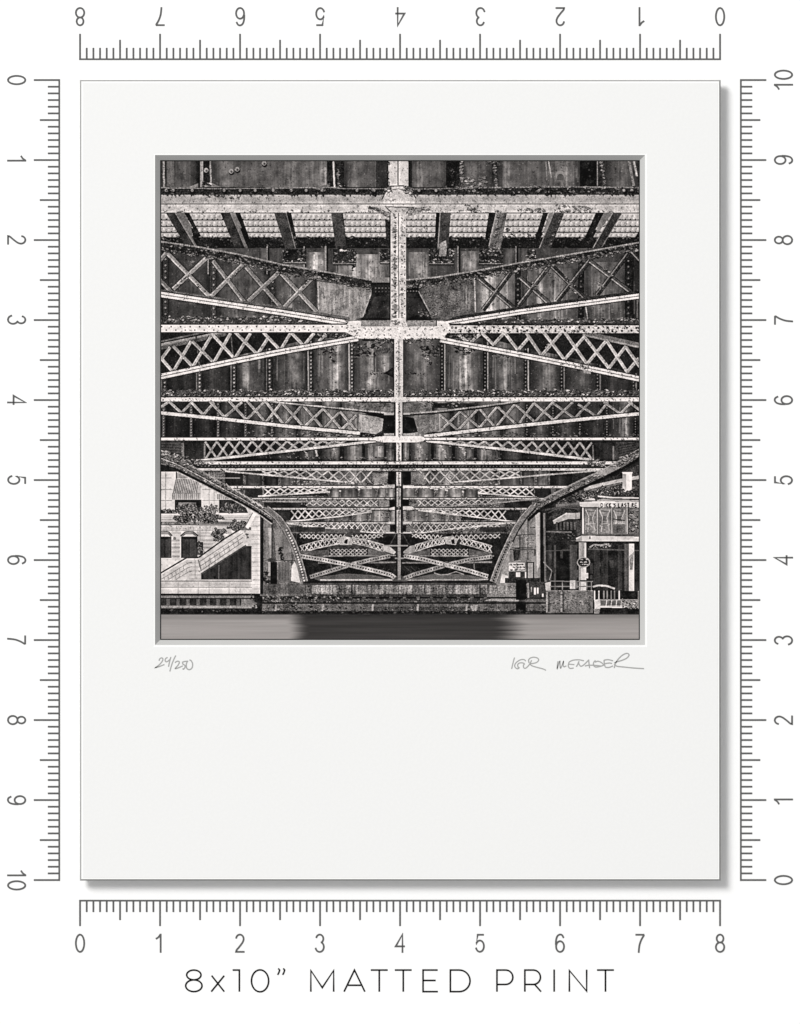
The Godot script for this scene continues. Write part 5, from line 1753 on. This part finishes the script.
func _image_post() -> void:
	# the bright centre line of the bridge, from the near flange to the far arch
	box(388.4, 160, 408.4, 186, 0.82, 0.1, 0.06)
	bar(398, 160, 398, 186, 1.1, 0.3)
	box(387, 160, 388.4, 190, 0.05)
	crumbs(388.6, 162, 388.8, 190, 1.6, 16, 0.1, 0.6, 0.9)
	fill([383, 197, 388, 188, 394, 185, 404, 185, 410, 189, 415, 196, 415, 205, 383, 205], 0.78, 0.16, 0.08)
	path([382, 199, 386, 191, 391, 186, 404, 185.6, 410, 189.5, 416, 198], 1.2, 0.16, 0.1)
	path([387, 194, 391, 190, 398, 188.6, 405, 190, 410, 195], 0.9, 0.4, 0.2)
	path([385, 206, 391, 212, 396, 219], 1.2, 0.3, 0.2)
	path([412, 207, 407, 212, 402, 219], 1.2, 0.3, 0.2)
	crumbs(386, 190, 392, 189, 7, 14, 0.15, 0.7, 1.2)
	crumbs(404, 189, 412, 192, 9, 34, 0.08, 0.7, 1.3)
	crumbs(385, 200, 396, 200, 2, 16, 0.3, 0.6, 0.8)
	bar(383, 204, 416, 204, 1.0, 0.2)
	bar(386, 206.6, 414, 207.4, 1.3, 0.36, 0.2)
	fill([366, 206, 376, 207, 392, 214, 396, 219, 390, 219, 378, 212], 0.45, 0.25)
	crumbs(368, 207, 392, 215, 4, 40, 0.15, 0.7, 1.1)
	fill([428, 206, 422, 213, 408, 216, 408, 209], 0.55, 0.25)
	crumbs(410, 210, 430, 208, 4, 30, 0.2, 0.7, 1.1)
	box(390.6, 212, 406, 322, 0.80, 0.12, 0.08)
	box(389.4, 216, 390.8, 320, 0.05)
	bar(398.4, 213, 398.8, 320, 1.0, 0.34, 0.2)
	crumbs(394.6, 214, 395, 320, 4.4, 62, 0.3, 0.62, 1.9)
	crumbs(395.4, 216, 395.4, 318, 3.0, 34, 0.1, 0.28, 1.2)
	crumbs(402, 214, 402, 320, 6, 46, 0.3, 0.7, 1.4)
	dots(404.6, 216, 404.6, 318, 8, 0.7, 0.2)
	dots(392, 252, 392, 318, 6.6, 0.6, 0.24)
	crumbs(391, 280, 406, 281, 2, 10, 0.25, 0.5, 0.9)
	fill([392, 318, 405, 318, 408, 327, 389, 327], 0.82, 0.14)
	crumbs(392, 322, 404, 323, 6, 20, 0.2, 0.6, 1.0)
	box(393.4, 339, 403.6, 397.6, 0.12, 0.1)
	box(394.4, 338.6, 398.6, 398, 0.86, 0.1)
	box(399.2, 338.6, 403, 398, 0.82, 0.12)
	crumbs(398.8, 340, 398.8, 398, 7, 44, 0.3, 0.7, 1.3)
	dots(396.4, 341, 396.4, 396, 4.6, 0.5, 0.25)
	fill([391, 397, 406, 397, 406, 402, 391, 402], 0.86, 0.16)
	box(394, 402, 403.4, 436, 0.10, 0.1)
	box(395.6, 402, 398.6, 436, 0.86, 0.1)
	box(399.4, 402, 402.4, 436, 0.82, 0.12)
	crumbs(399, 403, 399, 436, 6, 40, 0.25, 0.7, 0.8)
	box(394.6, 442.4, 403, 533, 0.10, 0.08)
	box(396.2, 442.4, 401.2, 462, 0.80, 0.14)
	box(396.4, 470, 401, 486, 0.74, 0.2)
	box(396.6, 488, 400.8, 507, 0.68, 0.2)
	box(396.8, 510, 400.6, 533, 0.66, 0.2)
	bar(398.9, 443, 398.9, 533, 0.8, 0.4, 0.2)
	crumbs(398.8, 444, 398.8, 532, 5, 110, 0.2, 0.75, 0.7)
	band(384, 414, 463.0, 2.6, 0.78, 1.0)
	band(380, 416, 469.8, 2.2, 0.66, 1.4)
	fill([390, 534, 406, 534, 412, 545, 386, 545], 0.09, 0.06)
	bar(390, 545, 396, 534, 0.9, 0.26)
	bar(409, 545, 403, 534, 0.9, 0.24)
	box(397.6, 534, 400.6, 580, 0.58, 0.16)
	bar(390, 545.6, 408, 545.6, 1.2, 0.66)
	bar(395, 558.4, 404, 558.4, 1.2, 0.55)


func _image_water() -> void:
	# still water: pale where it mirrors the banks, dark under the bridge
	var y0 := int((614.2 - 160.0) * DOTS)
	for y in range(y0, SIDE):
		var v := 160.0 + y / float(DOTS)
		var down := clampf((v - 614.2) / 7.0, 0.0, 1.0)
		for x in SIDE:
			var u := 160.0 + x / float(DOTS)
			var wander := (grain_flow[y * SIDE + x] - 128.0) / 128.0
			var a := smoothstep(286.0, 308.0, u + wander * 5.0)
			var b := smoothstep(492.0, 528.0, u + wander * 9.0)
			var pale := lerpf(0.62, 0.60, clampf((u - 160.0) / 480.0, 0, 1))
			var dark := 0.23
			var open := 1.0 - a + b
			var t := lerpf(dark, pale, clampf(open, 0.0, 1.0)) * lerpf(0.72, 1.0, down)
			lum[y * SIDE + x] = t + wander * 0.035
	box(160, 613.6, 640, 614.8, 0.16, 0.06)
